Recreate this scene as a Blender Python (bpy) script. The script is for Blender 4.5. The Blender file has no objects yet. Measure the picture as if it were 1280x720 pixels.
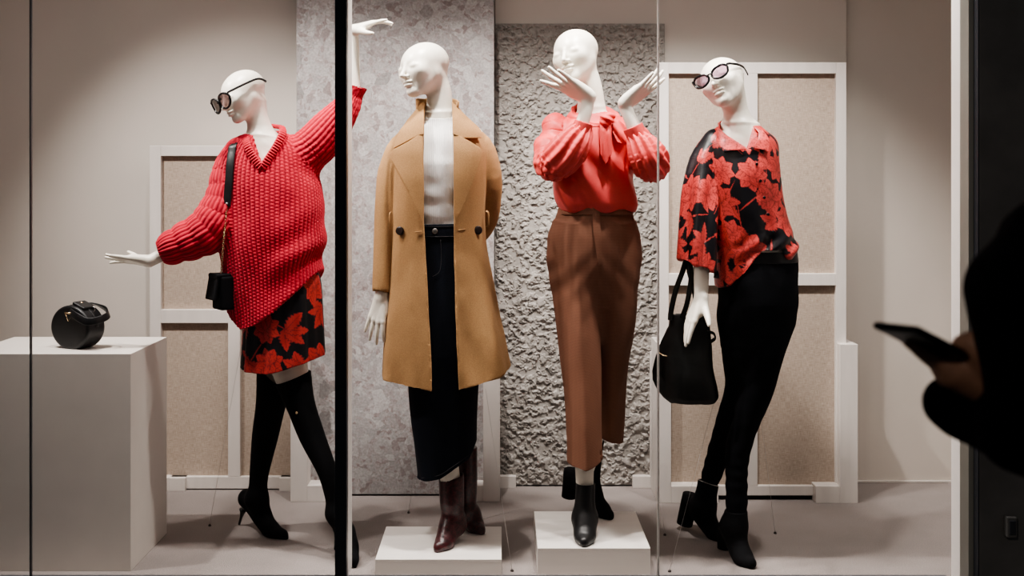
import bpy, bmesh, math, random, os
import numpy as np
from mathutils import Vector, Matrix
f32 = np.float32
PI = math.pi
sc = bpy.context.scene
COL = sc.collection
VOX = 0.003 * float(os.environ.get('VOXS', '1'))

# ------------------------------------------------------------------ camera
FOC, CX, CY, CH = 1300.0, 627.0, 225.0, 1.377     # focal length (px), principal point, eye height


def P(x, y, d):
    """place a measured point: photo column x, row y, at distance d from the eye"""
    return np.array([(x - CX) * d / FOC, d, CH - (y - CY) * d / FOC])


cam = bpy.data.cameras.new('camera')
cam_o = bpy.data.objects.new('camera', cam)
COL.objects.link(cam_o)
cam_o.location = (0, 0, CH)
cam_o.rotation_euler = (PI / 2, 0, 0)
cam.sensor_width = 36
cam.lens = 36 * FOC / 1280
cam.shift_x = (640 - CX) / 1280
cam.shift_y = -(360 - CY) / 1280
cam.clip_start = 0.05
cam.dof.use_dof = True
cam.dof.focus_distance = 3.9
cam.dof.aperture_fstop = 3.2
sc.camera = cam_o
sc.view_settings.view_transform = 'AgX'
sc.view_settings.look = 'AgX - Medium High Contrast'
sc.view_settings.exposure = 0.40


# ------------------------------------------------------------------ tagging
def link(o, parent=None):
    COL.objects.link(o)
    if parent is not None:
        o.parent = parent
    return o


def tag(o, label=None, cat=None, group=None, kind=None):
    if label: o['label'] = label
    if cat: o['category'] = cat
    if group: o['group'] = group
    if kind: o['kind'] = kind
    return o


def thing(name, loc, label, cat, group=None):
    o = bpy.data.objects.new(name, None)
    o.empty_display_size = 0.05
    link(o)
    o.location = tuple(float(v) for v in loc)
    return tag(o, label, cat, group)


def world_off(parent):
    v = np.zeros(3)
    while parent is not None:
        v = v + np.array(parent.location)
        parent = parent.parent
    return v


# ------------------------------------------------------------------ materials
def new_mat(name):
    m = bpy.data.materials.new(name)
    m.use_nodes = True
    nt = m.node_tree
    b = nt.nodes['Principled BSDF']
    return m, nt, b


def N(nt, typ, **kw):
    n = nt.nodes.new(typ)
    for k, v in kw.items():
        if k.startswith('i_'):
            n.inputs[k[2:].replace('_', ' ')].default_value = v
        else:
            setattr(n, k, v)
    return n


def ramp(nt, fac, stops):
    r = nt.nodes.new('ShaderNodeValToRGB')
    e = r.color_ramp.elements
    while len(e) < len(stops):
        e.new(0.5)
    for el, (p, c) in zip(e, stops):
        el.position = p
        el.color = (c[0], c[1], c[2], 1)
    nt.links.new(fac, r.inputs['Fac'])
    return r


def plain(name, col, rough=0.5, metal=0.0, noise=0.0, nscale=30.0, bump=0.0, bscale=200.0, spec=0.5, sheen=0.0,
          stretch=None):
    m, nt, b = new_mat(name)
    b.inputs['Roughness'].default_value = rough
    b.inputs['Metallic'].default_value = metal
    b.inputs['Specular IOR Level'].default_value = spec
    b.inputs['Base Color'].default_value = (*col, 1)
    if sheen:
        b.inputs['Sheen Weight'].default_value = sheen
        b.inputs['Sheen Roughness'].default_value = 0.4
        b.inputs['Sheen Tint'].default_value = (*[min(1, c * 1.6 + 0.1) for c in col], 1)
    tc = nt.nodes.new('ShaderNodeTexCoord')
    src = tc.outputs['Object']
    if stretch:
        mp = nt.nodes.new('ShaderNodeMapping')
        mp.inputs['Scale'].default_value = stretch
        nt.links.new(src, mp.inputs['Vector'])
        src = mp.outputs['Vector']
    if noise:
        n = N(nt, 'ShaderNodeTexNoise', i_Scale=nscale, i_Detail=5.0)
        nt.links.new(src, n.inputs['Vector'])
        lo = [c * (1 - noise) for c in col]
        hi = [min(1, c * (1 + noise)) for c in col]
        r = ramp(nt, n.outputs['Fac'], [(0.3, lo), (0.7, hi)])
        nt.links.new(r.outputs['Color'], b.inputs['Base Color'])
    if bump:
        n = N(nt, 'ShaderNodeTexNoise', i_Scale=bscale, i_Detail=3.0)
        nt.links.new(src, n.inputs['Vector'])
        bp = N(nt, 'ShaderNodeBump', i_Strength=bump, i_Distance=0.002)
        nt.links.new(n.outputs['Fac'], bp.inputs['Height'])
        nt.links.new(bp.outputs['Normal'], b.inputs['Normal'])
    return m


def attr_mat(name, rough, bump=0.0, bscale=400.0, sheen=0.0, spec=0.5, sheentint=(1, 1, 1)):
    m, nt, b = new_mat(name)
    a = N(nt, 'ShaderNodeAttribute', attribute_name='Col')
    nt.links.new(a.outputs['Color'], b.inputs['Base Color'])
    b.inputs['Roughness'].default_value = rough
    b.inputs['Specular IOR Level'].default_value = spec
    if sheen:
        b.inputs['Sheen Weight'].default_value = sheen
        b.inputs['Sheen Tint'].default_value = (*sheentint, 1)
    if bump:
        tc = nt.nodes.new('ShaderNodeTexCoord')
        n = N(nt, 'ShaderNodeTexNoise', i_Scale=bscale, i_Detail=3.0)
        nt.links.new(tc.outputs['Object'], n.inputs['Vector'])
        bp = N(nt, 'ShaderNodeBump', i_Strength=bump, i_Distance=0.002)
        nt.links.new(n.outputs['Fac'], bp.inputs['Height'])
        nt.links.new(bp.outputs['Normal'], b.inputs['Normal'])
    return m


M = {}
M['wall'] = plain('cream_wall_paint', (0.63, 0.575, 0.525), 0.8, noise=0.03, nscale=3, bump=0.08, bscale=300)
M['ceiling'] = plain('ceiling_paint', (0.35, 0.32, 0.29), 0.9, noise=0.03, nscale=3)
M['white_wood'] = plain('painted_white_wood', (0.66, 0.615, 0.58), 0.55, noise=0.05, nscale=25, bump=0.12, bscale=120,
                        stretch=(1, 1, 0.12))
M['plinth'] = plain('white_plinth_laminate', (0.74, 0.70, 0.66), 0.5, noise=0.035, nscale=30, bump=0.05, bscale=150,
                    stretch=(0.1, 1, 1))
M['box'] = plain('matt_white_display_box', (0.70, 0.655, 0.61), 0.65, noise=0.03, nscale=8, bump=0.05, bscale=300)
M['mannequin'] = plain('ivory_mannequin_lacquer', (0.81, 0.765, 0.675), 0.38, noise=0.01, nscale=10)
M['gap_shade'] = plain('painted_gap_shade', (0.004, 0.004, 0.006), 0.7, noise=0.1)  # near-black that paints the shade in the gaps under the panels
M['mullion'] = plain('black_window_metal', (0.075, 0.08, 0.095), 0.4, noise=0.1, nscale=4)
M['white_frame'] = plain('white_window_frame', (0.80, 0.77, 0.74), 0.4, noise=0.02)
M['grey_frame'] = plain('grey_green_frame', (0.42, 0.42, 0.38), 0.35, noise=0.05, nscale=6)
M['outer_wall'] = plain('dark_street_wall', (0.19, 0.185, 0.18), 0.75, noise=0.25, nscale=4, bump=0.2, bscale=80)
M['pavement'] = plain('dark_pavement', (0.07, 0.068, 0.065), 0.8, noise=0.2, nscale=12, bump=0.3, bscale=60)
M['coat'] = plain('camel_wool', (0.37, 0.212, 0.098), 0.85, noise=0.13, nscale=260, bump=0.5, bscale=420, spec=0.2, sheen=0.25)
M['button'] = plain('dark_horn_button', (0.022, 0.014, 0.012), 0.3, noise=0.2)
M['blouse'] = plain('coral_red_crepe', (0.66, 0.078, 0.074), 0.5, noise=0.05, nscale=200, bump=0.1, bscale=500, spec=0.35)
M['leather'] = plain('black_leather', (0.006, 0.006, 0.007), 0.42, noise=0.2, nscale=60, bump=0.15, bscale=300)
M['suede'] = plain('black_suede', (0.0035, 0.0035, 0.0045), 0.85, noise=0.2, nscale=200, bump=0.1, bscale=500, spec=0.15)
M['tote'] = plain('black_grained_leather', (0.006, 0.0065, 0.006), 0.5, noise=0.2, nscale=60, bump=0.3, bscale=500, spec=0.4)
M['black_trousers'] = plain('black_trouser_cloth', (0.006, 0.0062, 0.008), 0.9, noise=0.2, nscale=120, bump=0.2, bscale=400, spec=0.1)
M['gold'] = plain('pale_gold_metal', (0.85, 0.66, 0.42), 0.25, metal=1.0, noise=0.05)
M['steel'] = plain('steel_wire', (0.5, 0.48, 0.46), 0.3, metal=1.0, noise=0.05)
M['glasses'] = plain('black_acetate', (0.006, 0.006, 0.007), 0.2, noise=0.1)
M['jacket'] = plain('black_jacket_cloth', (0.003, 0.0035, 0.006), 0.9, noise=0.3, nscale=50, bump=0.2, bscale=200, spec=0.1)
M['skin'] = plain('person_skin', (0.30, 0.165, 0.11), 0.55, noise=0.12, nscale=60, bump=0.1, bscale=300)
M['phone'] = plain('black_phone_shell', (0.004, 0.004, 0.005), 0.2, noise=0.1)
M['hair'] = plain('dark_hair', (0.008, 0.006, 0.005), 0.6, noise=0.3, nscale=80, bump=0.4, bscale=200)
M['print'] = attr_mat('floral_satin', 0.38, spec=0.45)
M['print_skirt'] = attr_mat('floral_crepe', 0.6, spec=0.3)
M['knit'] = attr_mat('red_wool_knit', 0.9, bump=0.35, bscale=600, sheen=0.25, spec=0.15, sheentint=(1, 0.4, 0.4))
M['denim'] = plain('dark_denim', (0.006, 0.008, 0.014), 0.85, noise=0.35, nscale=300, bump=0.3, bscale=600, spec=0.15)
M['denim_thread'] = plain('denim_thread', (0.03, 0.027, 0.03), 0.8, noise=0.2)


def carpet():
    m, nt, b = new_mat('grey_carpet')
    tc = nt.nodes.new('ShaderNodeTexCoord')
    n1 = N(nt, 'ShaderNodeTexNoise', i_Scale=2.2, i_Detail=4.0)
    n2 = N(nt, 'ShaderNodeTexNoise', i_Scale=260.0, i_Detail=3.0)
    for n in (n1, n2): nt.links.new(tc.outputs['Object'], n.inputs['Vector'])
    r1 = ramp(nt, n1.outputs['Fac'], [(0.3, (0.26, 0.23, 0.218)), (0.7, (0.345, 0.305, 0.29))])
    r2 = ramp(nt, n2.outputs['Fac'], [(0.25, (0.72, 0.72, 0.72)), (0.75, (1.1, 1.1, 1.1))])
    mx = N(nt, 'ShaderNodeMixRGB', blend_type='MULTIPLY')
    mx.inputs['Fac'].default_value = 1
    nt.links.new(r1.outputs['Color'], mx.inputs['Color1'])
    nt.links.new(r2.outputs['Color'], mx.inputs['Color2'])
    nt.links.new(mx.outputs['Color'], b.inputs['Base Color'])
    bp = N(nt, 'ShaderNodeBump', i_Strength=0.5, i_Distance=0.004)
    nt.links.new(n2.outputs['Fac'], bp.inputs['Height'])
    nt.links.new(bp.outputs['Normal'], b.inputs['Normal'])
    b.inputs['Roughness'].default_value = 0.95
    b.inputs['Specular IOR Level'].default_value = 0.1
    return m


def terrazzo():
    m, nt, b = new_mat('grey_terrazzo_stone')
    tc = nt.nodes.new('ShaderNodeTexCoord')
    mp = nt.nodes.new('ShaderNodeMapping')
    mp.inputs['Scale'].default_value = (1, 0, 1)
    nt.links.new(tc.outputs['Object'], mp.inputs['Vector'])
    wn = N(nt, 'ShaderNodeTexNoise', i_Scale=9.0, i_Detail=3.0)
    nt.links.new(mp.outputs['Vector'], wn.inputs['Vector'])
    add = N(nt, 'ShaderNodeMixRGB', blend_type='LINEAR_LIGHT')
    add.inputs['Fac'].default_value = 0.05
    nt.links.new(mp.outputs['Vector'], add.inputs['Color1'])
    nt.links.new(wn.outputs['Color'], add.inputs['Color2'])
    cols = []
    base = ramp(nt, wn.outputs['Fac'], [(0.3, (0.30, 0.285, 0.28)), (0.7, (0.40, 0.385, 0.38))])
    cur = base.outputs['Color']
    for scale, thr, lo, hi in ((80, 0.5, (0.22, 0.14, 0.135), (0.50, 0.485, 0.48)), (36, 0.40, (0.19, 0.14, 0.135), (0.50, 0.485, 0.48)),
                               (16, 0.18, (0.17, 0.16, 0.155), (0.48, 0.465, 0.46))):
        v = N(nt, 'ShaderNodeTexVoronoi', i_Scale=float(scale))
        v.inputs['Randomness'].default_value = 0.95
        nt.links.new(add.outputs['Color'], v.inputs['Vector'])
        sep = nt.nodes.new('ShaderNodeSeparateColor')
        nt.links.new(v.outputs['Color'], sep.inputs['Color'])
        rc_ = ramp(nt, sep.outputs['Red'], [(0.0, lo), (0.45, tuple((a + c) / 2 for a, c in zip(lo, hi))), (1.0, hi)])
        # an angular fragment only where the cell's random value is low
        lt = N(nt, 'ShaderNodeMath', operation='LESS_THAN')
        nt.links.new(sep.outputs['Green'], lt.inputs[0])
        lt.inputs[1].default_value = thr
        f = N(nt, 'ShaderNodeMath', operation='MULTIPLY')
        f.inputs[1].default_value = 0.62
        nt.links.new(lt.outputs[0], f.inputs[0])
        mx = nt.nodes.new('ShaderNodeMixRGB')
        nt.links.new(f.outputs[0], mx.inputs['Fac'])
        nt.links.new(cur, mx.inputs['Color1'])
        nt.links.new(rc_.outputs['Color'], mx.inputs['Color2'])
        cur = mx.outputs['Color']
    fine = N(nt, 'ShaderNodeTexNoise', i_Scale=110.0, i_Detail=4.0)
    nt.links.new(mp.outputs['Vector'], fine.inputs['Vector'])
    fr = ramp(nt, fine.outputs['Fac'], [(0.25, (0.7, 0.7, 0.7)), (0.75, (1.15, 1.15, 1.15))])
    mx = N(nt, 'ShaderNodeMixRGB', blend_type='MULTIPLY')
    mx.inputs['Fac'].default_value = 1
    nt.links.new(cur, mx.inputs['Color1'])
    nt.links.new(fr.outputs['Color'], mx.inputs['Color2'])
    nt.links.new(mx.outputs['Color'], b.inputs['Base Color'])
    b.inputs['Roughness'].default_value = 0.6
    return m


def linen():
    m, nt, b = new_mat('natural_linen_cloth')
    tc = nt.nodes.new('ShaderNodeTexCoord')
    outs = []
    for s in ((40, 1, 420), (420, 1, 40)):
        mp = nt.nodes.new('ShaderNodeMapping')
        mp.inputs['Scale'].default_value = s
        nt.links.new(tc.outputs['Object'], mp.inputs['Vector'])
        n = N(nt, 'ShaderNodeTexNoise', i_Scale=1.0, i_Detail=2.0)
        nt.links.new(mp.outputs['Vector'], n.inputs['Vector'])
        outs.append(n.outputs['Fac'])
    ad = N(nt, 'ShaderNodeMath', operation='ADD')
    nt.links.new(outs[0], ad.inputs[0]); nt.links.new(outs[1], ad.inputs[1])
    hf = N(nt, 'ShaderNodeMath', operation='MULTIPLY')
    hf.inputs[1].default_value = 0.5
    nt.links.new(ad.outputs[0], hf.inputs[0])
    r = ramp(nt, hf.outputs[0], [(0.32, (0.29, 0.230, 0.182)), (0.68, (0.53, 0.435, 0.362))])
    nt.links.new(r.outputs['Color'], b.inputs['Base Color'])
    bp = N(nt, 'ShaderNodeBump', i_Strength=0.4, i_Distance=0.002)
    nt.links.new(hf.outputs[0], bp.inputs['Height'])
    nt.links.new(bp.outputs['Normal'], b.inputs['Normal'])
    b.inputs['Roughness'].default_value = 0.9
    return m


def tweed():
    m, nt, b = new_mat('brown_checked_suiting')
    tc = nt.nodes.new('ShaderNodeTexCoord')
    cur = None
    waves = []
    for d in ('X', 'Z'):
        w = N(nt, 'ShaderNodeTexWave', i_Scale=95.0 if d == 'X' else 80.0)
        w.bands_direction = d
        nt.links.new(tc.outputs['Object'], w.inputs['Vector'])
        waves.append(w.outputs['Fac'])
    ad = N(nt, 'ShaderNodeMath', operation='ADD')
    nt.links.new(waves[0], ad.inputs[0]); nt.links.new(waves[1], ad.inputs[1])
    n = N(nt, 'ShaderNodeTexNoise', i_Scale=350.0, i_Detail=2.0)
    nt.links.new(tc.outputs['Object'], n.inputs['Vector'])
    ad2 = N(nt, 'ShaderNodeMath', operation='ADD')
    nt.links.new(ad.outputs[0], ad2.inputs[0]); nt.links.new(n.outputs['Fac'], ad2.inputs[1])
    dv = N(nt, 'ShaderNodeMath', operation='DIVIDE')
    dv.inputs[1].default_value = 3.0
    nt.links.new(ad2.outputs[0], dv.inputs[0])
    r = ramp(nt, dv.outputs[0], [(0.25, (0.150, 0.064, 0.040)), (0.75, (0.26, 0.120, 0.074))])
    nt.links.new(r.outputs['Color'], b.inputs['Base Color'])
    b.inputs['Roughness'].default_value = 0.8
    b.inputs['Specular IOR Level'].default_value = 0.25
    return m


def white_rib():
    m, nt, b = new_mat('white_ribbed_jersey')
    b.inputs['Base Color'].default_value = (0.90, 0.885, 0.87, 1)
    tc = nt.nodes.new('ShaderNodeTexCoord')
    w = N(nt, 'ShaderNodeTexWave', i_Scale=45.0)
    w.bands_direction = 'X'
    nt.links.new(tc.outputs['Object'], w.inputs['Vector'])
    bp = N(nt, 'ShaderNodeBump', i_Strength=0.35, i_Distance=0.002)
    nt.links.new(w.outputs['Fac'], bp.inputs['Height'])
    nt.links.new(bp.outputs['Normal'], b.inputs['Normal'])
    b.inputs['Roughness'].default_value = 0.8
    return m


def snake():
    m, nt, b = new_mat('burgundy_snake_leather')
    tc = nt.nodes.new('ShaderNodeTexCoord')
    v = N(nt, 'ShaderNodeTexVoronoi', i_Scale=150.0)
    v.feature = 'DISTANCE_TO_EDGE'
    n = N(nt, 'ShaderNodeTexNoise', i_Scale=90.0, i_Detail=5.0)
    nt.links.new(tc.outputs['Object'], v.inputs['Vector'])
    nt.links.new(tc.outputs['Object'], n.inputs['Vector'])
    r = ramp(nt, n.outputs['Fac'], [(0.40, (0.022, 0.006, 0.008)), (0.62, (0.085, 0.014, 0.018))])
    e = ramp(nt, v.outputs['Distance'], [(0.0, (0.25, 0.25, 0.25)), (0.12, (1, 1, 1))])
    mx = N(nt, 'ShaderNodeMixRGB', blend_type='MULTIPLY')
    mx.inputs['Fac'].default_value = 1
    nt.links.new(r.outputs['Color'], mx.inputs['Color1']); nt.links.new(e.outputs['Color'], mx.inputs['Color2'])
    nt.links.new(mx.outputs['Color'], b.inputs['Base Color'])
    bp = N(nt, 'ShaderNodeBump', i_Strength=0.4, i_Distance=0.002)
    nt.links.new(v.outputs['Distance'], bp.inputs['Height'])
    nt.links.new(bp.outputs['Normal'], b.inputs['Normal'])
    b.inputs['Roughness'].default_value = 0.3
    return m


def stucco_mat():
    m, nt, b = new_mat('rough_grey_plaster')
    tc = nt.nodes.new('ShaderNodeTexCoord')
    n = N(nt, 'ShaderNodeTexNoise', i_Scale=40.0, i_Detail=6.0)
    nt.links.new(tc.outputs['Object'], n.inputs['Vector'])
    r = ramp(nt, n.outputs['Fac'], [(0.3, (0.27, 0.25, 0.228)), (0.7, (0.40, 0.372, 0.345))])
    nt.links.new(r.outputs['Color'], b.inputs['Base Color'])
    bp = N(nt, 'ShaderNodeBump', i_Strength=0.5, i_Distance=0.004)
    nt.links.new(n.outputs['Fac'], bp.inputs['Height'])
    nt.links.new(bp.outputs['Normal'], b.inputs['Normal'])
    b.inputs['Roughness'].default_value = 0.9
    return m


def glass_mat(name, tint, refl):
    m = bpy.data.materials.new(name)
    m.use_nodes = True
    nt = m.node_tree
    nt.nodes.clear()
    out = nt.nodes.new('ShaderNodeOutputMaterial')
    tr = nt.nodes.new('ShaderNodeBsdfTransparent')
    tr.inputs['Color'].default_value = (*tint, 1)
    gl = nt.nodes.new('ShaderNodeBsdfGlossy')
    gl.inputs['Roughness'].default_value = 0.02
    fr = N(nt, 'ShaderNodeFresnel', i_IOR=1.45)
    mu = N(nt, 'ShaderNodeMath', operation='MULTIPLY')
    mu.inputs[1].default_value = refl
    nt.links.new(fr.outputs['Fac'], mu.inputs[0])
    mx = nt.nodes.new('ShaderNodeMixShader')
    nt.links.new(mu.outputs[0], mx.inputs['Fac'])
    nt.links.new(tr.outputs[0], mx.inputs[1]); nt.links.new(gl.outputs[0], mx.inputs[2])
    nt.links.new(mx.outputs[0], out.inputs['Surface'])
    return m


M['carpet'] = carpet(); M['terrazzo'] = terrazzo(); M['linen'] = linen(); M['tweed'] = tweed()
M['white_rib'] = white_rib(); M['snake'] = snake(); M['stucco'] = stucco_mat()
def joint_mat():
    m = bpy.data.materials.new('frosted_silicone_joint'); m.use_nodes = True
    nt = m.node_tree; b = nt.nodes['Principled BSDF']
    n = N(nt, 'ShaderNodeTexNoise', i_Scale=20.0)
    r = ramp(nt, n.outputs['Fac'], [(0.3, (.72, .70, .68)), (0.7, (.8, .78, .76))])
    tl = nt.nodes.new('ShaderNodeBsdfTranslucent'); nt.links.new(r.outputs['Color'], tl.inputs['Color'])
    mx = nt.nodes.new('ShaderNodeMixShader'); mx.inputs['Fac'].default_value = .6
    nt.links.new(b.outputs[0], mx.inputs[1]); nt.links.new(tl.outputs[0], mx.inputs[2])
    nt.links.new(mx.outputs[0], nt.nodes['Material Output'].inputs['Surface'])
    return m


M['joint'] = joint_mat()
M['glass'] = glass_mat('shop_window_glass', (0.97, 0.975, 0.97), 1.0)
M['lens'] = glass_mat('violet_sunglass_lens', (0.36, 0.24, 0.32), 1.6)
M['lens_dark'] = glass_mat('brown_sunglass_lens', (0.22, 0.15, 0.15), 1.6)


# ------------------------------------------------------------------ mesh from numpy
def mesh_obj(name, V, F, mat, parent=None, smooth=True, col=None):
    """V world coordinates, F (n,4) or list of polygons"""
    V = np.asarray(V, float) - world_off(parent)
    me = bpy.data.meshes.new(name)
    if isinstance(F, np.ndarray):
        nf, k = F.shape
        me.vertices.add(len(V)); me.vertices.foreach_set('co', V.astype(f32).ravel())
        me.loops.add(nf * k); me.loops.foreach_set('vertex_index', F.astype(np.int32).ravel())
        me.polygons.add(nf)
        me.polygons.foreach_set('loop_start', np.arange(0, nf * k, k, dtype=np.int32))
        me.update(calc_edges=True)
        me.validate()
    else:
        me.from_pydata([tuple(v) for v in V], [], F)
        me.update()
    if smooth:
        me.polygons.foreach_set('use_smooth', np.ones(len(me.polygons), dtype=bool))
    if col is not None:
        a = me.color_attributes.new('Col', 'FLOAT_COLOR', 'POINT')
        c4 = np.ones((len(V), 4), f32); c4[:, :3] = col
        a.data.foreach_set('color', c4.ravel())
    me.materials.append(mat)
    o = bpy.data.objects.new(name, me)
    return link(o, parent)


def bm_obj(name, bm, mat, parent=None, smooth=False):
    bmesh.ops.recalc_face_normals(bm, faces=bm.faces)
    off = Vector(world_off(parent))
    for v in bm.verts: v.co -= off
    me = bpy.data.meshes.new(name)
    bm.to_mesh(me); bm.free()
    if smooth:
        me.polygons.foreach_set('use_smooth', np.ones(len(me.polygons), dtype=bool))
    me.materials.append(mat)
    return link(bpy.data.objects.new(name, me), parent)


def add_box(bm, x0, x1, y0, y1, z0, z1, bev=0.0):
    r = bmesh.ops.create_cube(bm, size=1)
    vs = r['verts']
    for v in vs:
        v.co = Vector(((x0 + x1) / 2 + v.co.x * (x1 - x0), (y0 + y1) / 2 + v.co.y * (y1 - y0), (z0 + z1) / 2 + v.co.z * (z1 - z0)))
    if bev:
        es = list({e for v in vs for e in v.link_edges})
        bmesh.ops.bevel(bm, geom=es, offset=bev, segments=2, affect='EDGES', profile=0.5)


def box(name, x0, x1, y0, y1, z0, z1, mat, parent=None, bev=0.002, kind=None):
    bm = bmesh.new()
    add_box(bm, x0, x1, y0, y1, z0, z1, bev)
    o = bm_obj(name, bm, mat, parent)
    if kind: o['kind'] = kind
    return o


def tube_mesh(pts, rad, n=8, flat=None, closed=False):
    """V,F of a tube along pts; flat=(width, thickness, normal) makes a strap"""
    pts = [np.array(p, float) for p in pts]
    m = len(pts)
    V = []
    up = None
    for i in range(m):
        a = pts[i - 1] if (i > 0 or closed) else pts[i]
        b = pts[(i + 1) % m] if (i < m - 1 or closed) else pts[i]
        t = b - a; t /= np.linalg.norm(t) + 1e-9
        if flat is not None:
            nrm = np.array(flat[2][i] if isinstance(flat[2], list) else flat[2], float)
            nrm -= t * nrm.dot(t); nrm /= np.linalg.norm(nrm) + 1e-9
            s = np.cross(t, nrm)
            w, th = flat[0] / 2, flat[1] / 2
            for (cu, cv) in ((1, 0.6), (0.9, 1), (-0.9, 1), (-1, 0.6), (-1, -0.6), (-0.9, -1), (0.9, -1), (1, -0.6)):
                V.append(pts[i] + s * w * cu + nrm * th * cv)
        else:
            if up is None:
                up = np.array([0, 0, 1.0]) if abs(t[2]) < 0.9 else np.array([1.0, 0, 0])
            u = up - t * up.dot(t); u /= np.linalg.norm(u); up = u
            w = np.cross(t, u)
            r = rad[i] if hasattr(rad, '__len__') else rad
            for k in range(n):
                V.append(pts[i] + r * (u * math.cos(2 * PI * k / n) + w * math.sin(2 * PI * k / n)))
    if flat is not None: n = 8
    F = []
    mm = m if closed else m - 1
    for i in range(mm):
        for k in range(n):
            j = (i + 1) % m
            F.append((i * n + k, i * n + (k + 1) % n, j * n + (k + 1) % n, j * n + k))
    if not closed:
        F.append(tuple(range(n - 1, -1, -1))); F.append(tuple((m - 1) * n + k for k in range(n)))
    return V, F


def spline(pts, per=6):
    pts = np.array(pts, float)
    n = len(pts)
    if n < 3:
        t = np.linspace(0, 1, per + 1)[:, None]
        return pts[0] * (1 - t) + pts[-1] * t
    out = []
    for i in range(n - 1):
        p0 = pts[max(i - 1, 0)]; p1 = pts[i]; p2 = pts[i + 1]; p3 = pts[min(i + 2, n - 1)]
        for k in range(per):
            t = k / per
            out.append(0.5 * ((2 * p1) + (-p0 + p2) * t + (2 * p0 - 5 * p1 + 4 * p2 - p3) * t * t + (-p0 + 3 * p1 - 3 * p2 + p3) * t ** 3))
    out.append(pts[-1])
    return np.array(out)


def strap(name, pts, width, thick, normal, mat, parent, per=6):
    V, F = tube_mesh(spline(pts, per), 0, flat=(width, thick, normal))
    return mesh_obj(name, V, F, mat, parent, smooth=True)


def cord(name, pts, rad, mat, parent, per=6, n=8, closed=False):
    V, F = tube_mesh(spline(pts, per), rad, n=n, closed=closed)
    return mesh_obj(name, V, F, mat, parent)


# ------------------------------------------------------------------ value noise
def vnoise(p, seed=0):
    p = np.asarray(p, np.float64)
    i = np.floor(p).astype(np.int64)
    fr = p - i
    fr = fr * fr * (3 - 2 * fr)

    def h(ix, iy, iz):
        n = (ix * 374761393 + iy * 668265263 + iz * 2147483647 + seed * 1274126177) & 0xffffffff
        n = ((n ^ (n >> 13)) * 1274126177) & 0xffffffff
        n = n ^ (n >> 16)
        return (n & 0xffff) / 65535.0
    r = 0
    for dx in (0, 1):
        for dy in (0, 1):
            for dz in (0, 1):
                w = (fr[:, 0] if dx else 1 - fr[:, 0]) * (fr[:, 1] if dy else 1 - fr[:, 1]) * (fr[:, 2] if dz else 1 - fr[:, 2])
                r = r + w * h(i[:, 0] + dx, i[:, 1] + dy, i[:, 2] + dz)
    return r * 2 - 1


def fbm(p, oct=3, seed=0):
    a, s = 0, 1.0
    for k in range(oct):
        a = a + vnoise(p * (2 ** k), seed + k) * s
        s *= 0.5
    return a


# ------------------------------------------------------------------ implicit shapes
def nrm(v):
    v = np.array(v, float)
    return v / (np.linalg.norm(v) + 1e-12)


class Tube:
    def __init__(s, pts, rads, per=4, ref=(0, -1, 0), bulge=None):
        pr = np.column_stack([np.array(pts, float), np.array(rads, float)])
        pr = spline(pr, per) if len(pts) > 2 else pr
        s.p, s.r = pr[:, :3], np.maximum(pr[:, 3], 0.001)
        s.ref = np.array(ref, float)
        s.len = np.concatenate([[0], np.cumsum(np.linalg.norm(np.diff(s.p, axis=0), axis=1))])
        if bulge:   # (amplitude, wavelength) rings of gathered cloth along the sleeve
            n = 60
            L = np.linspace(0, s.len[-1], n)
            s.p = np.column_stack([np.interp(L, s.len, s.p[:, k]) for k in range(3)])
            s.r = np.interp(L, s.len, s.r) + bulge[0] * np.sin(2 * PI * L / bulge[1] + bulge[2]) * np.clip(L / s.len[-1] * 2.2 - .2, 0, 1)
            s.len = L
        s.lo = (s.p - s.r[:, None]).min(0); s.hi = (s.p + s.r[:, None]).max(0)

    def d(s, Q):
        best = None
        for i in range(len(s.p) - 1):
            a = s.p[i].astype(f32); ba = (s.p[i + 1] - s.p[i]).astype(f32)
            pa = Q - a
            t = np.clip(pa @ ba / (ba @ ba + 1e-12), 0, 1)
            dd = np.sqrt(((pa - t[:, None] * ba) ** 2).sum(1)) - (s.r[i] * (1 - t) + s.r[i + 1] * t).astype(f32)
            best = dd if best is None else np.minimum(best, dd)
        return best

    def uv(s, Q):
        best = np.full(len(Q), 9.0); L = np.zeros(len(Q)); A = np.zeros(len(Q))
        for i in range(len(s.p) - 1):
            a = s.p[i]; ba = s.p[i + 1] - a
            l = np.linalg.norm(ba) + 1e-9
            pa = Q - a
            t = np.clip(pa @ ba / (l * l), 0, 1)
            o = pa - t[:, None] * ba
            dd = np.sqrt((o ** 2).sum(1)) - (s.r[i] * (1 - t) + s.r[i + 1] * t)
            T = ba / l
            u = s.ref - T * s.ref.dot(T); u /= np.linalg.norm(u) + 1e-9
            w = np.cross(T, u)
            m = dd < best
            best[m] = dd[m]; L[m] = (s.len[i] + t * l)[m]
            A[m] = np.arctan2(o @ w, o @ u)[m]
        return A, L


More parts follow.
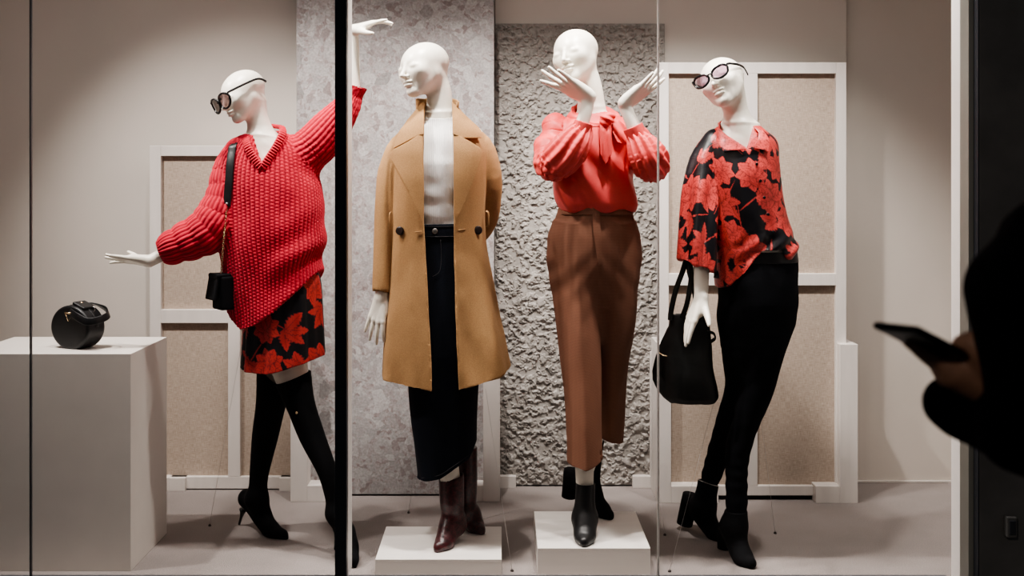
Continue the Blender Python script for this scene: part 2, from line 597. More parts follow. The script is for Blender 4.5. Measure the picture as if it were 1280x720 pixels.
class Rows:
    """stacked ellipses: rows (z, cx, cy, a, b)"""
    def __init__(s, rows, n=2.2, fold=None):
        r = np.array(sorted(rows, key=lambda q: q[0]), float)
        s.raw = r; s.n = n; s.fold = fold
        if len(r) > 2:   # smooth between the measured rows
            zz = np.linspace(r[0, 0], r[-1, 0], 80)
            cols = []
            for k in range(1, 5):
                y = r[:, k]; x = r[:, 0]
                h = np.diff(x); dl = np.diff(y) / h
                m = np.zeros(len(y)); m[0] = dl[0]; m[-1] = dl[-1]
                for i in range(1, len(y) - 1):
                    m[i] = 0 if dl[i - 1] * dl[i] <= 0 else 2 / (1 / dl[i - 1] + 1 / dl[i])
                i = np.clip(np.searchsorted(x, zz) - 1, 0, len(x) - 2)
                t = (zz - x[i]) / h[i]
                cols.append((1 + 2 * t) * (1 - t) ** 2 * y[i] + t * (1 - t) ** 2 * h[i] * m[i] + t * t * (3 - 2 * t) * y[i + 1] + t * t * (t - 1) * h[i] * m[i + 1])
            r = np.column_stack([zz] + cols)
        s.t = r
        s.lo = np.array([(r[:, 1] - r[:, 3]).min(), (r[:, 2] - r[:, 4]).min(), r[0, 0]]) - 0.01
        s.hi = np.array([(r[:, 1] + r[:, 3]).max(), (r[:, 2] + r[:, 4]).max(), r[-1, 0]]) + 0.01

    def shrunk(s, off, n=2.0):
        r = s.raw.copy(); r[:, 3] = np.maximum(r[:, 3] - off, 0.01); r[:, 4] = np.maximum(r[:, 4] - off, 0.01)
        return Rows(r.tolist(), n)

    def at(s, z):
        return [np.interp(z, s.t[:, 0], s.t[:, k]) for k in range(1, 5)]

    def d(s, Q):
        z = Q[:, 2]
        cx, cy, a, b = [v.astype(f32) for v in s.at(z)]
        X = (Q[:, 0] - cx) / a; Y = (Q[:, 1] - cy) / b
        r = (np.abs(X) ** s.n + np.abs(Y) ** s.n + 1e-9) ** (1 / s.n)
        if s.fold is not None:
            r = r - s.fold(np.arctan2(X, -Y), z)
        d = (r - 1) * np.minimum(a, b)
        return np.maximum(d, np.maximum(s.t[0, 0] - z, z - s.t[-1, 0])).astype(f32)

    def uv(s, Q):
        cx, cy, a, b = s.at(Q[:, 2])
        return np.arctan2((Q[:, 0] - cx) / a, -(Q[:, 1] - cy) / b), Q[:, 2]

    def front(s, x, z, off=0.0):
        cx, cy, a, b = s.at(z)
        X = np.clip(abs((x - cx) / (a + off)), 0, 0.999)
        return cy - (b + off) * (1 - X ** s.n) ** (1 / s.n)


class Ell:
    def __init__(s, c, r, R=None):
        s.c = np.array(c, float); s.r = np.array(r, float); s.R = None if R is None else np.array(R, float)
        m = s.r.max() if R is not None else s.r
        s.lo = s.c - m; s.hi = s.c + m

    def d(s, Q):
        q = Q - s.c.astype(f32)
        if s.R is not None: q = q @ s.R.astype(f32)
        k0 = np.sqrt(((q / s.r.astype(f32)) ** 2).sum(1)); k1 = np.sqrt(((q / (s.r ** 2).astype(f32)) ** 2).sum(1)) + 1e-9
        return k0 * (k0 - 1) / k1

    def uv(s, Q):
        q = Q - s.c
        return np.arctan2(q[:, 0], -q[:, 1]), q[:, 2]


class RBox:
    def __init__(s, c, half, rad, R=None):
        s.c = np.array(c, float); s.h = np.array(half, float); s.rad = rad; s.R = np.eye(3) if R is None else np.array(R, float)
        e = np.abs(s.R) @ s.h
        s.lo = s.c - e; s.hi = s.c + e

    def d(s, Q):
        q = np.abs((Q - s.c.astype(f32)) @ s.R.astype(f32)) - (s.h - s.rad).astype(f32)
        return np.sqrt((np.maximum(q, 0) ** 2).sum(1)) + np.minimum(q.max(1), 0) - s.rad

    def uv(s, Q):
        return Q[:, 0], Q[:, 2]


def smin(a, b, k):
    if k <= 0: return np.minimum(a, b)
    h = np.clip(0.5 + 0.5 * (b - a) / k, 0, 1)
    return b * (1 - h) + a * h - k * h * (1 - h)


class Shape:
    def __init__(s):
        s.ops = []

    def add(s, prim, k=0.0):
        s.ops.append(('u', prim, k)); return s

    def sub(s, prim, k=0.0):
        s.ops.append(('s', prim, k)); return s

    def cut(s, fn):
        s.ops.append(('c', fn, 0)); return s

    def bounds(s):
        lo = np.min([p.lo for o, p, k in s.ops if o == 'u'], axis=0)
        hi = np.max([p.hi for o, p, k in s.ops if o == 'u'], axis=0)
        return lo, hi

    def ev(s, Q, margin):
        d = np.full(len(Q), 1.0, f32)
        for op, p, k in s.ops:
            if op == 'c':
                d = np.maximum(d, p(Q).astype(f32)); continue
            m = margin + k
            idx = np.flatnonzero(np.all((Q > (p.lo - m).astype(f32)) & (Q < (p.hi + m).astype(f32)), axis=1))
            if len(idx) == 0: continue
            v = p.d(Q[idx]).astype(f32)
            if op == 'u':
                d[idx] = smin(d[idx], v, k)
            else:
                d[idx] = -smin(-d[idx], v, k)
        return d


def surface(shape, h):
    lo, hi = shape.bounds()
    lo = lo - 4 * h; hi = hi + 4 * h
    C = 4
    n = np.ceil((hi - lo) / (h * C)).astype(int) + 1
    ax = [lo[k] + np.arange(n[k] + 1) * h * C for k in range(3)]
    G = np.stack(np.meshgrid(*ax, indexing='ij'), -1).reshape(-1, 3).astype(f32)
    Dc = np.concatenate([shape.ev(G[i:i + 1500000], 3 * C * h) for i in range(0, len(G), 1500000)]).reshape(n + 1)
    near = np.abs(Dc) < C * h * 1.35
    act = np.zeros(n, bool)
    for dx in (0, 1):
        for dy in (0, 1):
            for dz in (0, 1):
                act |= near[dx:dx + n[0], dy:dy + n[1], dz:dz + n[2]]
    g = act.copy()
    g[1:] |= act[:-1]; act = g.copy(); g[:, 1:] |= act[:, :-1]; act = g.copy(); g[:, :, 1:] |= act[:, :, :-1]; act = g
    base = Dc[:-1, :-1, :-1]
    Fv = np.repeat(np.repeat(np.repeat(base, C, 0), C, 1), C, 2).astype(f32)
    cells = np.argwhere(act)
    offs = np.stack(np.meshgrid(*[np.arange(C)] * 3, indexing='ij'), -1).reshape(-1, 3)
    step = 30000
    for i in range(0, len(cells), step):
        idx = (cells[i:i + step, None, :] * C + offs[None]).reshape(-1, 3)
        Q = (lo + idx * h).astype(f32)
        Fv[idx[:, 0], idx[:, 1], idx[:, 2]] = shape.ev(Q, 8 * h)
    dims = np.array(Fv.shape)
    ins = Fv < 0
    c = dims - 1
    cnt = np.zeros(c, np.uint8)
    for dx in (0, 1):
        for dy in (0, 1):
            for dz in (0, 1):
                cnt += ins[dx:dx + c[0], dy:dy + c[1], dz:dz + c[2]]
    ids = np.flatnonzero((cnt > 0) & (cnt < 8))
    ijk = np.stack(np.unravel_index(ids, c), 1)
    corner = np.array([(x, y, z) for x in (0, 1) for y in (0, 1) for z in (0, 1)])
    vals = np.stack([Fv[ijk[:, 0] + o[0], ijk[:, 1] + o[1], ijk[:, 2] + o[2]] for o in corner], 1)
    acc = np.zeros((len(ids), 3)); num = np.zeros(len(ids))
    for a in range(8):
        for b_ in range(a + 1, 8):
            df = corner[b_] - corner[a]
            if np.abs(df).sum() != 1: continue
            va, vb = vals[:, a], vals[:, b_]
            m = (va < 0) != (vb < 0)
            t = np.where(m, va / np.where(m, va - vb, 1), 0)
            acc += np.where(m[:, None], corner[a] + t[:, None] * df, 0); num += m
    V = lo + (ijk + acc / num[:, None]) * h
    faces = []
    for axis in range(3):
        o = [(1, 2), (2, 0), (0, 1)][axis]
        sl0 = [slice(1, -1)] * 3; sl1 = [slice(1, -1)] * 3
        sl0[axis] = slice(0, dims[axis] - 1); sl1[axis] = slice(1, dims[axis])
        A = ins[tuple(sl0)]; B = ins[tuple(sl1)]
        e = np.argwhere(A != B)
        if len(e) == 0: continue
        flip = A[e[:, 0], e[:, 1], e[:, 2]]
        e = e + 1; e[:, axis] -= 1
        quad = []
        for (p, q) in ((-1, -1), (0, -1), (0, 0), (-1, 0)):
            cc = e.copy(); cc[:, o[0]] += p; cc[:, o[1]] += q
            quad.append(np.searchsorted(ids, np.ravel_multi_index(cc.T, c)))
        quad = np.stack(quad, 1)
        quad[~flip] = quad[~flip][:, ::-1]
        faces.append(quad)
    return V, np.concatenate(faces)


def normals(V, F):
    n = np.cross(V[F[:, 2]] - V[F[:, 0]], V[F[:, 3]] - V[F[:, 1]])
    out = np.zeros_like(V)
    for k in range(4):
        for ax in range(3):
            out[:, ax] += np.bincount(F[:, k], n[:, ax], len(V))
    return out / (np.linalg.norm(out, axis=1)[:, None] + 1e-12)


def relax(V, F, it=1, lam=0.5):
    for _ in range(it):
        s = np.zeros_like(V); c = np.zeros(len(V))
        for k in range(4):
            a, b = F[:, k], F[:, (k + 1) % 4]
            for ax in range(3):
                s[:, ax] += np.bincount(a, V[b, ax], len(V)) + np.bincount(b, V[a, ax], len(V))
            c += np.bincount(a, minlength=len(V)) + np.bincount(b, minlength=len(V))
        V = V + lam * (s / np.maximum(c, 1)[:, None] - V)
    return V


def build(name, shape, mat, parent, h=None, disp=None, color=None, it=1):
    V, F = surface(shape, h or VOX)
    V = relax(V, F, it)
    if disp is not None:
        V = V + normals(V, F) * np.asarray(disp(V))[:, None]
    return mesh_obj(name, V, F, mat, parent, col=None if color is None else color(V))


def row(y, xl, xr, d, b, yr=None):
    """one ellipse row of a garment measured on the photo"""
    z = CH - (y - CY) * d / FOC
    return (z, ((xl + xr) / 2 - CX) * d / FOC, d, (xr - xl) / 2 * d / FOC, b)


def rows(lst, d, n=2.2, fold=None):
    return Rows([row(q[0], q[1], q[2], q[4] if len(q) > 4 else d, q[3]) for q in lst], n, fold)


def hemcut(pts, d, s=0.7, soft=0.0):
    """keep what lies above a hem line given by photo points"""
    W = np.array([P(x, y, d) for x, y in pts])
    return lambda Q: (np.interp(Q[:, 0], W[:, 0], W[:, 2]) - Q[:, 2]) * s


# ------------------------------------------------------------------ floral print
def floral(u, v, seed, step, fsize, leafs=0.8, base=(0.006, 0.0055, 0.008), red=(0.70, 0.05, 0.04)):
    rng = random.Random(seed)
    col = np.tile(np.array(base, float), (len(u), 1))
    red = np.array(red); dark = red * 0.30
    order = np.argsort(u)
    us = u[order]; vs = v[order]

    def petal(cx, cy, ang, L, W, serr, lo, hi):
        i0, i1 = np.searchsorted(us, cx - L), np.searchsorted(us, cx + L)
        if i1 <= i0: return
        du = us[i0:i1] - cx; dv = vs[i0:i1] - cy
        s = (du * math.cos(ang) + dv * math.sin(ang)) / L
        w = (-du * math.sin(ang) + dv * math.cos(ang)) / W
        ok = (s > 0) & (s < 1)
        if not ok.any(): return
        s_ = np.clip(s, 1e-4, 1)
        w = w + 0.12 * np.sin(s_ * 3 + cx * 40)
        prof = np.sin(PI * s_ ** 0.72) ** 0.75 * (1 + serr * (np.abs((s_ * 6.5 + cx * 9) % 1 - 0.5) * 2 - 0.6))
        aw = np.abs(w)
        m = ok & (aw < prof)
        if not m.any(): return
        sh = lo + (hi - lo) * s_
        sh = sh - 0.6 * np.exp(-(w / 0.05) ** 2) * (s_ < 0.92)
        sh = sh - 0.22 * (np.sin((s_ * 8 - aw * 2.2) * 2 * PI) > 0.72)
        sh = np.where(aw / (prof + 1e-6) > 0.82, sh * 0.28 - .12, sh)
        sh = np.clip(sh, -.25, 1.1)
        c = dark + (red - dark) * sh[:, None]
        col[order[i0:i1][m]] = c[m]

    umin, umax, vmin, vmax = u.min(), u.max(), v.min(), v.max()
    spots = []
    yy = vmin - step / 2; r = 0
    while yy < vmax + step:
        xx = umin - step + (step / 2 if r % 2 else 0)
        while xx < umax + step:
            spots.append((xx + rng.uniform(-.25, .25) * step, yy + rng.uniform(-.25, .25) * step))
            xx += step
        yy += step * 0.82; r += 1
    for (x, y) in spots:       # stems and leaves first
        if rng.random() < leafs:
            a0 = rng.uniform(0, 2 * PI)
            for k in range(rng.choice((3, 4, 5))):
                petal(x, y, a0 + (k - 1.5) * 0.75 + rng.uniform(-.15, .15), fsize * rng.uniform(0.62, 0.95), fsize * rng.uniform(.17, .25), 0.35, 0.55, 1.0)
            petal(x, y, a0 + PI + rng.uniform(-.4, .4), fsize * 1.0, fsize * 0.028, 0, 0.6, 0.9)
    rng.shuffle(spots)
    for k, (x, y) in enumerate(spots):
        if k % 2: continue
        x += step * 0.5
        R_ = fsize * rng.uniform(0.55, 0.8)
        a0 = rng.uniform(0, 6)
        for (npet, rr) in ((8, 1.0), (7, 0.78), (5, 0.55)):
            for j in range(npet):
                petal(x, y, a0 + j * 2 * PI / npet + rng.uniform(-.1, .1) + rr * 2, R_ * rr, R_ * rr * 0.42, 0.16, 0.25, 1.05)
        petal(x, y - R_ * .1, PI / 2 + .3, R_ * .35, R_ * .16, 0.2, 0.5, 1.0)
    return col


# ------------------------------------------------------------------ figure pieces
def frame_axes(fwd, up):
    y = -nrm(fwd)
    z = np.array(up, float); z = nrm(z - y * z.dot(y))
    x = np.cross(y, z)
    return np.column_stack([x, y, z])


HSV = (1.05, 1.02, .90)      # breadth, depth and height of the heads


def head_prims(C, R, s=1.0, plainface=True):
    sv = np.array(HSV) * s
    T = lambda *p: C + R @ (np.array(p) * sv)
    L = []
    E = lambda c, r, k, op='u': L.append((op, Ell(T(*c), np.array(r) * sv, R), k * s))
    K = lambda pts, rs, k, op='u': L.append((op, Tube([T(*p) for p in pts], [r * s for r in rs]), k * s))
    E((0, .020, .026), (.072, .090, .080), 0.0)
    E((0, -.030, -.020), (.0575, .060, .088), .03)
    for sx in (-1, 1):
        K([(sx * .043, .004, -.034), (sx * .012, -.062, -.092)], (.020, .014), .028)
        E((sx * .038, -.056, -.020), (.016, .015, .014), .035)
    E((0, -.074, -.096), (.016, .015, .015), .020)
    for sx in (-1, 1):
        E((sx * .030, -.104, .006), (.023, .019, .0135), .018, 's')
    for sx in (-1, 1):
        E((sx * .030, -.073, .003), (.0165, .0105, .0105), .007)
    K([(0, -.082, .012), (0, -.098, -.014), (0, -.109, -.030)], (.0060, .0070, .0080), .010)
    for sx in (-1, 1):
        E((sx * .0085, -.096, -.034), (.0065, .009, .006), .006)
    E((0, -.0885, -.0555), (.0225, .0105, .0058), .004)
    E((0, -.0880, -.0685), (.0195, .0110, .0074), .004)
    for sx in (-1, 1):
        E((sx * .006, -.093, -.0535), (.006, .006, .004), .003)
    K([(-.021, -.092, -.0612), (0, -.1005, -.0612), (.021, -.092, -.0612)], (.0016, .0022, .0016), .003, 's')
    return L


def hand_prims(wrist, d, back, side, curl=(8, 10, 12, 14), spread=6, thumb=0.0, s=1.0, gap=None, tz=1.0):
    Y = nrm(d); Z = np.array(back, float); Z = nrm(Z - Y * Z.dot(Y)); X = np.cross(Y, Z) * side
    T = lambda x, y, z: np.array(wrist) + (X * x + Y * y + Z * z) * s
    L = []
    K = lambda pts, rs, k: L.append(('u', Tube(pts, [r * s for r in rs], per=2), k * s))
    bx = (.027, .009, -.0095, -.026); by = (.083, .087, .083, .074); ln = (.074, .082, .076, .060)
    for i in range(4):
        K([T(bx[i] * 0.42, .0, -.001), T(bx[i], by[i], 0)], (.0165, .0098), .010)
    K([T(.010, .015, -.006), T(.024, .05, -.010)], (.014, .011), .012)
    K([T(-.014, .015, -.006), T(-.02, .06, -.008)], (.013, .010), .012)
    for i in range(4):
        a = math.radians((1.5 - i) * spread)
        if gap: a += math.radians(gap[i])
        dirv = np.array([math.sin(a), math.cos(a), 0.0])
        p = np.array([bx[i], by[i], 0.0])
        pts = [p.copy()]; c = 0.0
        cu = curl[i] if hasattr(curl, '__len__') else curl
        for j, fr in enumerate((.44, .31, .25)):
            c += math.radians(cu) * (0.8 if j == 0 else 1.0)
            dv = dirv * math.cos(c) + np.array([0, 0, -1.0]) * math.sin(c)
            p = p + dv * ln[i] * fr
            pts.append(p.copy())
        K([T(*q) for q in pts], (.0092, .0078, .0068, .0052), .004)
    if thumb is None: return L
    t = thumb
    K([T(.014, .016, -.008 * tz), T(.034 + .010 * t, .046 - .006 * t, -.016 * tz), T(.043 + .030 * t, .074 - .012 * t, (-.020 - .012 * (1 - t)) * tz), T(.046 + .044 * t, .098 - .02 * t, (-.022 - .02 * (1 - t)) * tz)],
      (.0145, .0118, .0092, .0062), .010)
    return L


def mk_shape(*lists):
    S = Shape()
    for L in lists:
        for op, p, k in L:
            (S.add if op == 'u' else S.sub)(p, k)
    return S


def U(prim, k=0.0):
    return ('u', prim, k)


def shoe_prims(heel, ball, toe, ankle, r_ankle, hz, w=0.034, toe_r=0.010, shaft=None):
    """closed shoe: heel = centre of heel cup, ball, toe tip (sole level), ankle centre"""
    heel, ball, toe, ankle = [np.array(q, float) for q in (heel, ball, toe, ankle)]
    L = [U(Tube([heel + (0, 0, .028), ankle], [.031, r_ankle], per=1), 0),
         U(Tube([heel + (0, 0, .026), (heel + ball) / 2 + (0, 0, .028), ball + (0, 0, .026)], [.026, .026, .026]), .03),
         U(Tube([ball + (0, 0, .026), ball * .45 + toe * .55 + (0, 0, .018), toe + (0, 0, toe_r)], [.026, .016 if toe_r < .009 else .020, toe_r]), .02),
         U(Tube([ankle, ball * .7 + heel * .3 + (0, 0, .045)], [r_ankle, .026], per=1), .04)]
    side = np.cross(nrm(toe - heel), (0, 0, 1)); side = nrm(side)
    for sg in (-1, 1):
        L.append(U(Tube([heel + (0, 0, .02), ball + side * sg * (w - .020) + (0, 0, .018), toe * .75 + ball * .25 + (0, 0, .014)], [.020, .018, .012]), .02))
    return L


# ================================================================== THE SETTING
def px2x(x, d): return (x - CX) * d / FOC
def px2z(y, d): return CH - (y - CY) * d / FOC


box('floor', -2.75, 2.35, 3.38, 4.90, -0.06, 0.0, M['carpet'], bev=0, kind='structure')
box('wall_back', -2.75, 2.35, 4.74, 4.86, 0.0, 2.95, M['wall'], bev=0, kind='structure')
box('wall_left', -2.75, -2.62, 3.42, 4.74, 0.0, 2.95, M['wall'], bev=0, kind='structure')
box('wall_right', 2.22, 2.35, 3.42, 4.74, 0.0, 2.95, M['wall'], bev=0, kind='structure')
box('ceiling', -2.75, 2.35, 3.38, 4.90, 2.95, 3.05, M['ceiling'], bev=0, kind='structure')
box('baseboard_back', -2.62, 2.22, 4.728, 4.74, 0.0, 0.010, M['white_wood'], bev=0.002, kind='structure')
box('trim_1', px2x(619, 4.70), px2x(1058, 4.70), 4.70, 4.74, 0.012, 2.95, M['wall'], bev=0.001, kind='structure')   # shallow raised wall panel behind the stands

# outside of the shop window
box('pavement', -4.5, 4.5, -1.6, 3.30, -0.14, -0.06, M['pavement'], bev=0, kind='structure')
box('wall_outer', px2x(1224, 3.30), 4.5, 3.30, 3.395, -0.06, 3.6, M['outer_wall'], bev=0.004, kind='structure')
box('trim_2', px2x(1217, 3.33), px2x(1224, 3.30), 3.30, 3.395, -0.06, 3.6, M['mullion'], bev=0.001, kind='structure')
box('trim_3', px2x(1205.5, 3.36), px2x(1217, 3.33), 3.33, 3.395, -0.06, 3.6, M['grey_frame'], bev=0.001, kind='structure')
box('trim_4', px2x(1206, 3.40), px2x(1217, 3.40), 3.395, 3.503, -0.06, 3.6, M['white_frame'], bev=0.001, kind='structure')
box('trim_5', -4.5, px2x(1189, 3.38), 3.34, 3.43, 2.88, 3.6, M['mullion'], bev=0.002, kind='structure')           # head of the window
box('trim_6', -4.5, px2x(1189, 3.38), 3.34, 3.42, -0.14, px2z(718.3, 3.42) , M['mullion'], bev=0.002, kind='structure')  # sill
box('trim_7', px2x(418.5, 3.33), px2x(433, 3.33), 3.33, 3.36, -0.06, 2.88, M['mullion'], bev=0.001, kind='structure')
box('trim_8', px2x(421.5, 3.36), px2x(433, 3.36), 3.36, 3.486, px2z(718, 3.42), 2.88, M['white_frame'], bev=0.001, kind='structure')
box('trim_9', px2x(36.9, 3.39), px2x(38.4, 3.39), 3.39, 3.402, px2z(718, 3.42), 2.88, M['mullion'], bev=0, kind='structure')
box('trim_10', px2x(821.9, 3.40), px2x(824.0, 3.40), 3.396, 3.412, px2z(718, 3.42), 2.88, M['joint'], bev=0, kind='structure')


def pane(name, x0, x1):
    z0 = px2z(718, 3.42)
    V = [(x0, 3.396, z0), (x1, 3.396, z0), (x1, 3.396, 2.88), (x0, 3.396, 2.88)]
    o = mesh_obj(name, V, [(0, 1, 2, 3)], M['glass'], None, smooth=False)
    o['kind'] = 'structure'


pane('window_1', -2.6, px2x(36.5, 3.39))
pane('window_2', px2x(38.7, 3.39), px2x(420, 3.39))
pane('window_3', px2x(431, 3.39), px2x(821.8, 3.39))
pane('window_4', px2x(824.0, 3.39), px2x(1189, 3.39))

# ------------------------------------------------------------------ display box and plinths
bx = thing('display_box', (px2x(-40, 3.66), 3.66, 0), 'tall matt white display box holding the small round black bag', 'display box')
bx0, bx1 = -1.90, px2x(163.5, 3.66)
bz = px2z(442.3, 3.66)
bm = bmesh.new(); add_box(bm, bx0, bx1, 3.66, 4.055, 0.0, bz, 0.0015)
bm_obj('carcass', bm, M['box'], bx)


def plinth(x0, x1, yf, yb, h, label):
    r = thing('display_plinth', ((x0 + x1) / 2, (yf + yb) / 2, 0), label, 'plinth', None)
    bm = bmesh.new(); add_box(bm, x0, x1, yf, yb, 0.0, h - 0.012, 0.001); bm_obj('body', bm, M['plinth'], r)
    bm = bmesh.new(); add_box(bm, x0, x1, yf, yb, h - 0.012, h, 0.0015); bm_obj('top', bm, M['plinth'], r)
    return r


PH2 = 0.053
plinth(px2x(469, 3.63), px2x(627, 3.63), 3.63, 3.975, PH2, 'low white plinth under the mannequin in the camel coat')
PH3 = 0.092
plinth(px2x(672, 3.63), px2x(813, 3.63), 3.63, 4.035, PH3, 'square white plinth under the mannequin in brown trousers')


# ------------------------------------------------------------------ backdrop panels on their stands
def wood_frame(root, d, xl, xr, yt, yb, xs, ymid, wst, wtop, wmid, wbot, depth=0.045):
    """picture-frame panel with linen: stiles and rails in front of recessed cloth"""
    X = lambda x: px2x(x, d)
    Z = lambda y: px2z(y, d)
    bits = [('stile', xl, xl + wst, yt, yb), ('stile', xr - wst, xr, yt, yb), ('stile', xs[0], xs[1], yt + wtop, yb - wbot),
            ('rail', xl + wst, xr - wst, yt, yt + wtop), ('rail', xl + wst, xr - wst, yb - wbot, yb),
            ('rail', xl + wst, xs[0], ymid, ymid + wmid), ('rail', xs[1], xr - wst, ymid, ymid + wmid)]
    for (nm, a, b, t, u) in bits:
        bm = bmesh.new(); add_box(bm, X(a), X(b), d, d + depth, Z(u), Z(t), 0.0018); bm_obj(nm, bm, M['white_wood'], root)
    for (a, b) in ((xl + wst, xs[0]), (xs[1], xr - wst)):
        for (t, u) in ((yt + wtop, ymid), (ymid + wmid, yb - wbot)):
            bm = bmesh.new(); add_box(bm, X(a) - .002, X(b) + .002, d + 0.022, d + 0.034, Z(u) - .002, Z(t) + .002, 0); bm_obj('linen_panel', bm, M['linen'], root)


def stand(root, d, xo_l, xi_l, xf_l, xf_r, xi_r, xo_r, ytop, yfoot, depth=0.20, front=0.02):
    """L-shaped side holders: upright (outer..inner) and low foot reaching inward; yfoot = foot top row"""
    X = lambda x: px2x(x, d)
    for (a, b, c) in ((xo_l, xi_l, xf_l), (xo_r, xi_r, xf_r)):
        lo, hi = min(a, b), max(a, b)
        bm = bmesh.new(); add_box(bm, X(lo), X(hi), d - front, d - front + depth, 0.0, px2z(ytop, d), 0.002)
        up = bm_obj('upright', bm, M['white_wood'], root)
        lo, hi = min(b, c), max(b, c)
        bm = bmesh.new(); add_box(bm, X(lo), X(hi), d - front, d - front + depth, 0.0, px2z(yfoot, d), 0.002)
        bm_obj('foot', bm, M['white_wood'], root)


D1, D2, D3, D4 = 4.62, 4.47, 4.675, 4.47
pl = thing('linen_panel_screen', P(292, 617, D1), 'white framed linen screen behind the red sweater mannequin, beside the white box', 'screen')
wood_frame(pl, D1, 187, 397, 182, 611, (285, 300), 387, 14, 13, 17, 15)
stand(pl, D1, 190, 213, 233, 350, 372, 394, 595.5, 596, depth=0.10)

tz = thing('terrazzo_panel', P(493, 625, D2), 'tall grey terrazzo stone panel behind the mannequin in the camel coat', 'panel')
bm = bmesh.new(); add_box(bm, px2x(370.5, 4.53), px2x(617.5, 4.53), 4.53, 4.56, px2z(620, 4.53) + .008, 2.90, 0.001)
bm_obj('stone_slab', bm, M['terrazzo'], tz)
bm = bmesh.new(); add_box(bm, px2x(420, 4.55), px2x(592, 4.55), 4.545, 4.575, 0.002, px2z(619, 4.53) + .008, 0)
bm_obj('gap_shade_fill', bm, M['gap_shade'], tz)  # solid black block painting the shade below the slab
stand(tz, 4.45, 363, 384, 421, 566, 604, 625, 440, 607, depth=0.14, front=0.0)

st = thing('plaster_panel', P(725, 610, D3), 'rough grey plaster panel behind the mannequin in the coral blouse', 'panel')
nx, nz = 440, 920
x0, x1 = px2x(618.5, D3), px2x(831, D3)
z0, z1 = px2z(606, D3), px2z(29.5, D3)
gx, gz = np.meshgrid(np.linspace(x0, x1, nx), np.linspace(z0, z1, nz))
q = np.column_stack([gx.ravel(), np.zeros(gx.size), gz.ravel()])
w = np.column_stack([fbm(q * 60, 2, 5), np.zeros(len(q)), fbm(q * 60, 2, 9)]) * 0.005
a = fbm((q + w) * np.array([54, 1, 66]), 4, 11)
rid = 1 - np.abs(fbm((q + w) * np.array([62, 1, 76]), 3, 31))
hgt = np.clip(a * 0.0095 + 0.003, -.005, .009) + .003 * fbm(q * 18, 2, 91)
hgt -= 0.011 * np.clip((rid - 0.84) / .16, 0, 1) * np.clip(.5 + 1.3 * vnoise(q * 20, 77), 0, 1)
fade = np.clip(np.minimum(np.minimum(gx.ravel() - x0, x1 - gx.ravel()), np.minimum(gz.ravel() - z0, z1 - gz.ravel())) / 0.01, 0, 1)
V = q.copy(); V[:, 1] = D3 - hgt * fade
ii = np.arange(nx * nz).reshape(nz, nx)
Fq = np.stack([ii[:-1, :-1].ravel(), ii[:-1, 1:].ravel(), ii[1:, 1:].ravel(), ii[1:, :-1].ravel()], 1)
mesh_obj('plaster_face', V, Fq, M['stucco'], st)
bm = bmesh.new(); add_box(bm, x0, x1, D3 + 0.001, D3 + 0.022, z0, z1, 0); bm_obj('backing_board', bm, M['stucco'], st)
bm = bmesh.new(); add_box(bm, px2x(645, D3), px2x(791, D3), D3, D3 + 0.02, 0.002, z0 - .001, 0); bm_obj('gap_shade_fill', bm, M['gap_shade'], st)  # gap under the plaster filled black to imitate its shade
stand(st, D3 - .03, 601, 623, 645, 791, 813, 835, 440, 595.5, depth=0.09, front=0.0)

pr = thing('linen_panel_screen', P(940, 627, D4), 'tall white framed linen screen behind the mannequin in the floral shirt', 'screen')
wood_frame(pr, D4, 823, 1058, 78, 619.5, (930, 947), 342, 13, 14, 15, 12)
stand(pr, 4.45, 822, 838, 897, 1018, 1048, 1070.5, 429.5, 606, depth=0.21, front=0.02)
bm = bmesh.new(); add_box(bm, px2x(897, 4.47), px2x(1018, 4.47), 4.485, 4.52, 0.002, px2z(619.5, 4.47), 0); bm_obj('gap_shade_fill', bm, M['gap_shade'], pr)  # shade under the screen, painted as a black filler between the feet


# ================================================================== MANNEQUINS
def smoothwob(V, sc3, amp, seed, oct=2):
    return amp * fbm(V * np.array(sc3), oct, seed)


def body_build(root, shape):
    return build('body', shape, M['mannequin'], root, it=2)


def garment_color(V, prims, fn):
    """fn(angle, length, index) -> colour, taking for each vertex the nearest of the cloth pieces"""
    dd = np.stack([p.d(V.astype(f32)) for p in prims], 1)
    k = dd.argmin(1)
    A = np.zeros(len(V)); L = np.zeros(len(V))
    for i, p in enumerate(prims):
        m = k == i
        if m.any():
            a, l = p.uv(V[m]); A[m] = a; L[m] = l
    return A, L, k


# ---------------------------------------------------------------- 1: red sweater
d1 = 3.90
m1 = thing('mannequin', P(375, 690, 3.95)*np.array([1,1,0]), 'mannequin striding in a chunky red sweater, floral skirt and black over-knee boots', 'mannequin')
sw_t = rows([(164, 318, 348, .060), (172, 302, 370, .080), (184, 290, 386, .096), (205, 279, 396, .116), (240, 274, 402, .132), (290, 275, 404, .146),
             (335, 282, 402, .152), (385, 287, 399, .152), (425, 290, 394, .148)], d1, 2.2)
sl_r = Tube([P(299, 190, d1), P(287, 216, d1 - .02), P(280, 250, d1 - .05), P(264, 284, d1 - .08), P(233, 303, d1 - .10), P(208, 312, d1 - .12)],
            [.046, .056, .057, .068, .063, .050], ref=(0, -1, 0.2), bulge=(.0105, .056, 0.5))
sl_l = Tube([P(372, 196, d1), P(394, 182, d1), P(416, 157, d1), P(435, 131, d1), P(446, 108, d1)], [.078, .082, .070, .054, .034], ref=(0, -1, 0.2))
chest1 = rows([(172, 300, 372, .066), (184, 287, 388, .082), (205, 280, 394, .100), (240, 285, 390, .11), (290, 298, 388, .10), (335, 302, 392, .105), (385, 308, 398, .11), (430, 318, 392, .10)], d1, 2.1)
R1 = frame_axes((-.64, -.68, -.36), (-.52, -.18, .84))
H1 = P(303, 118, 3.86)
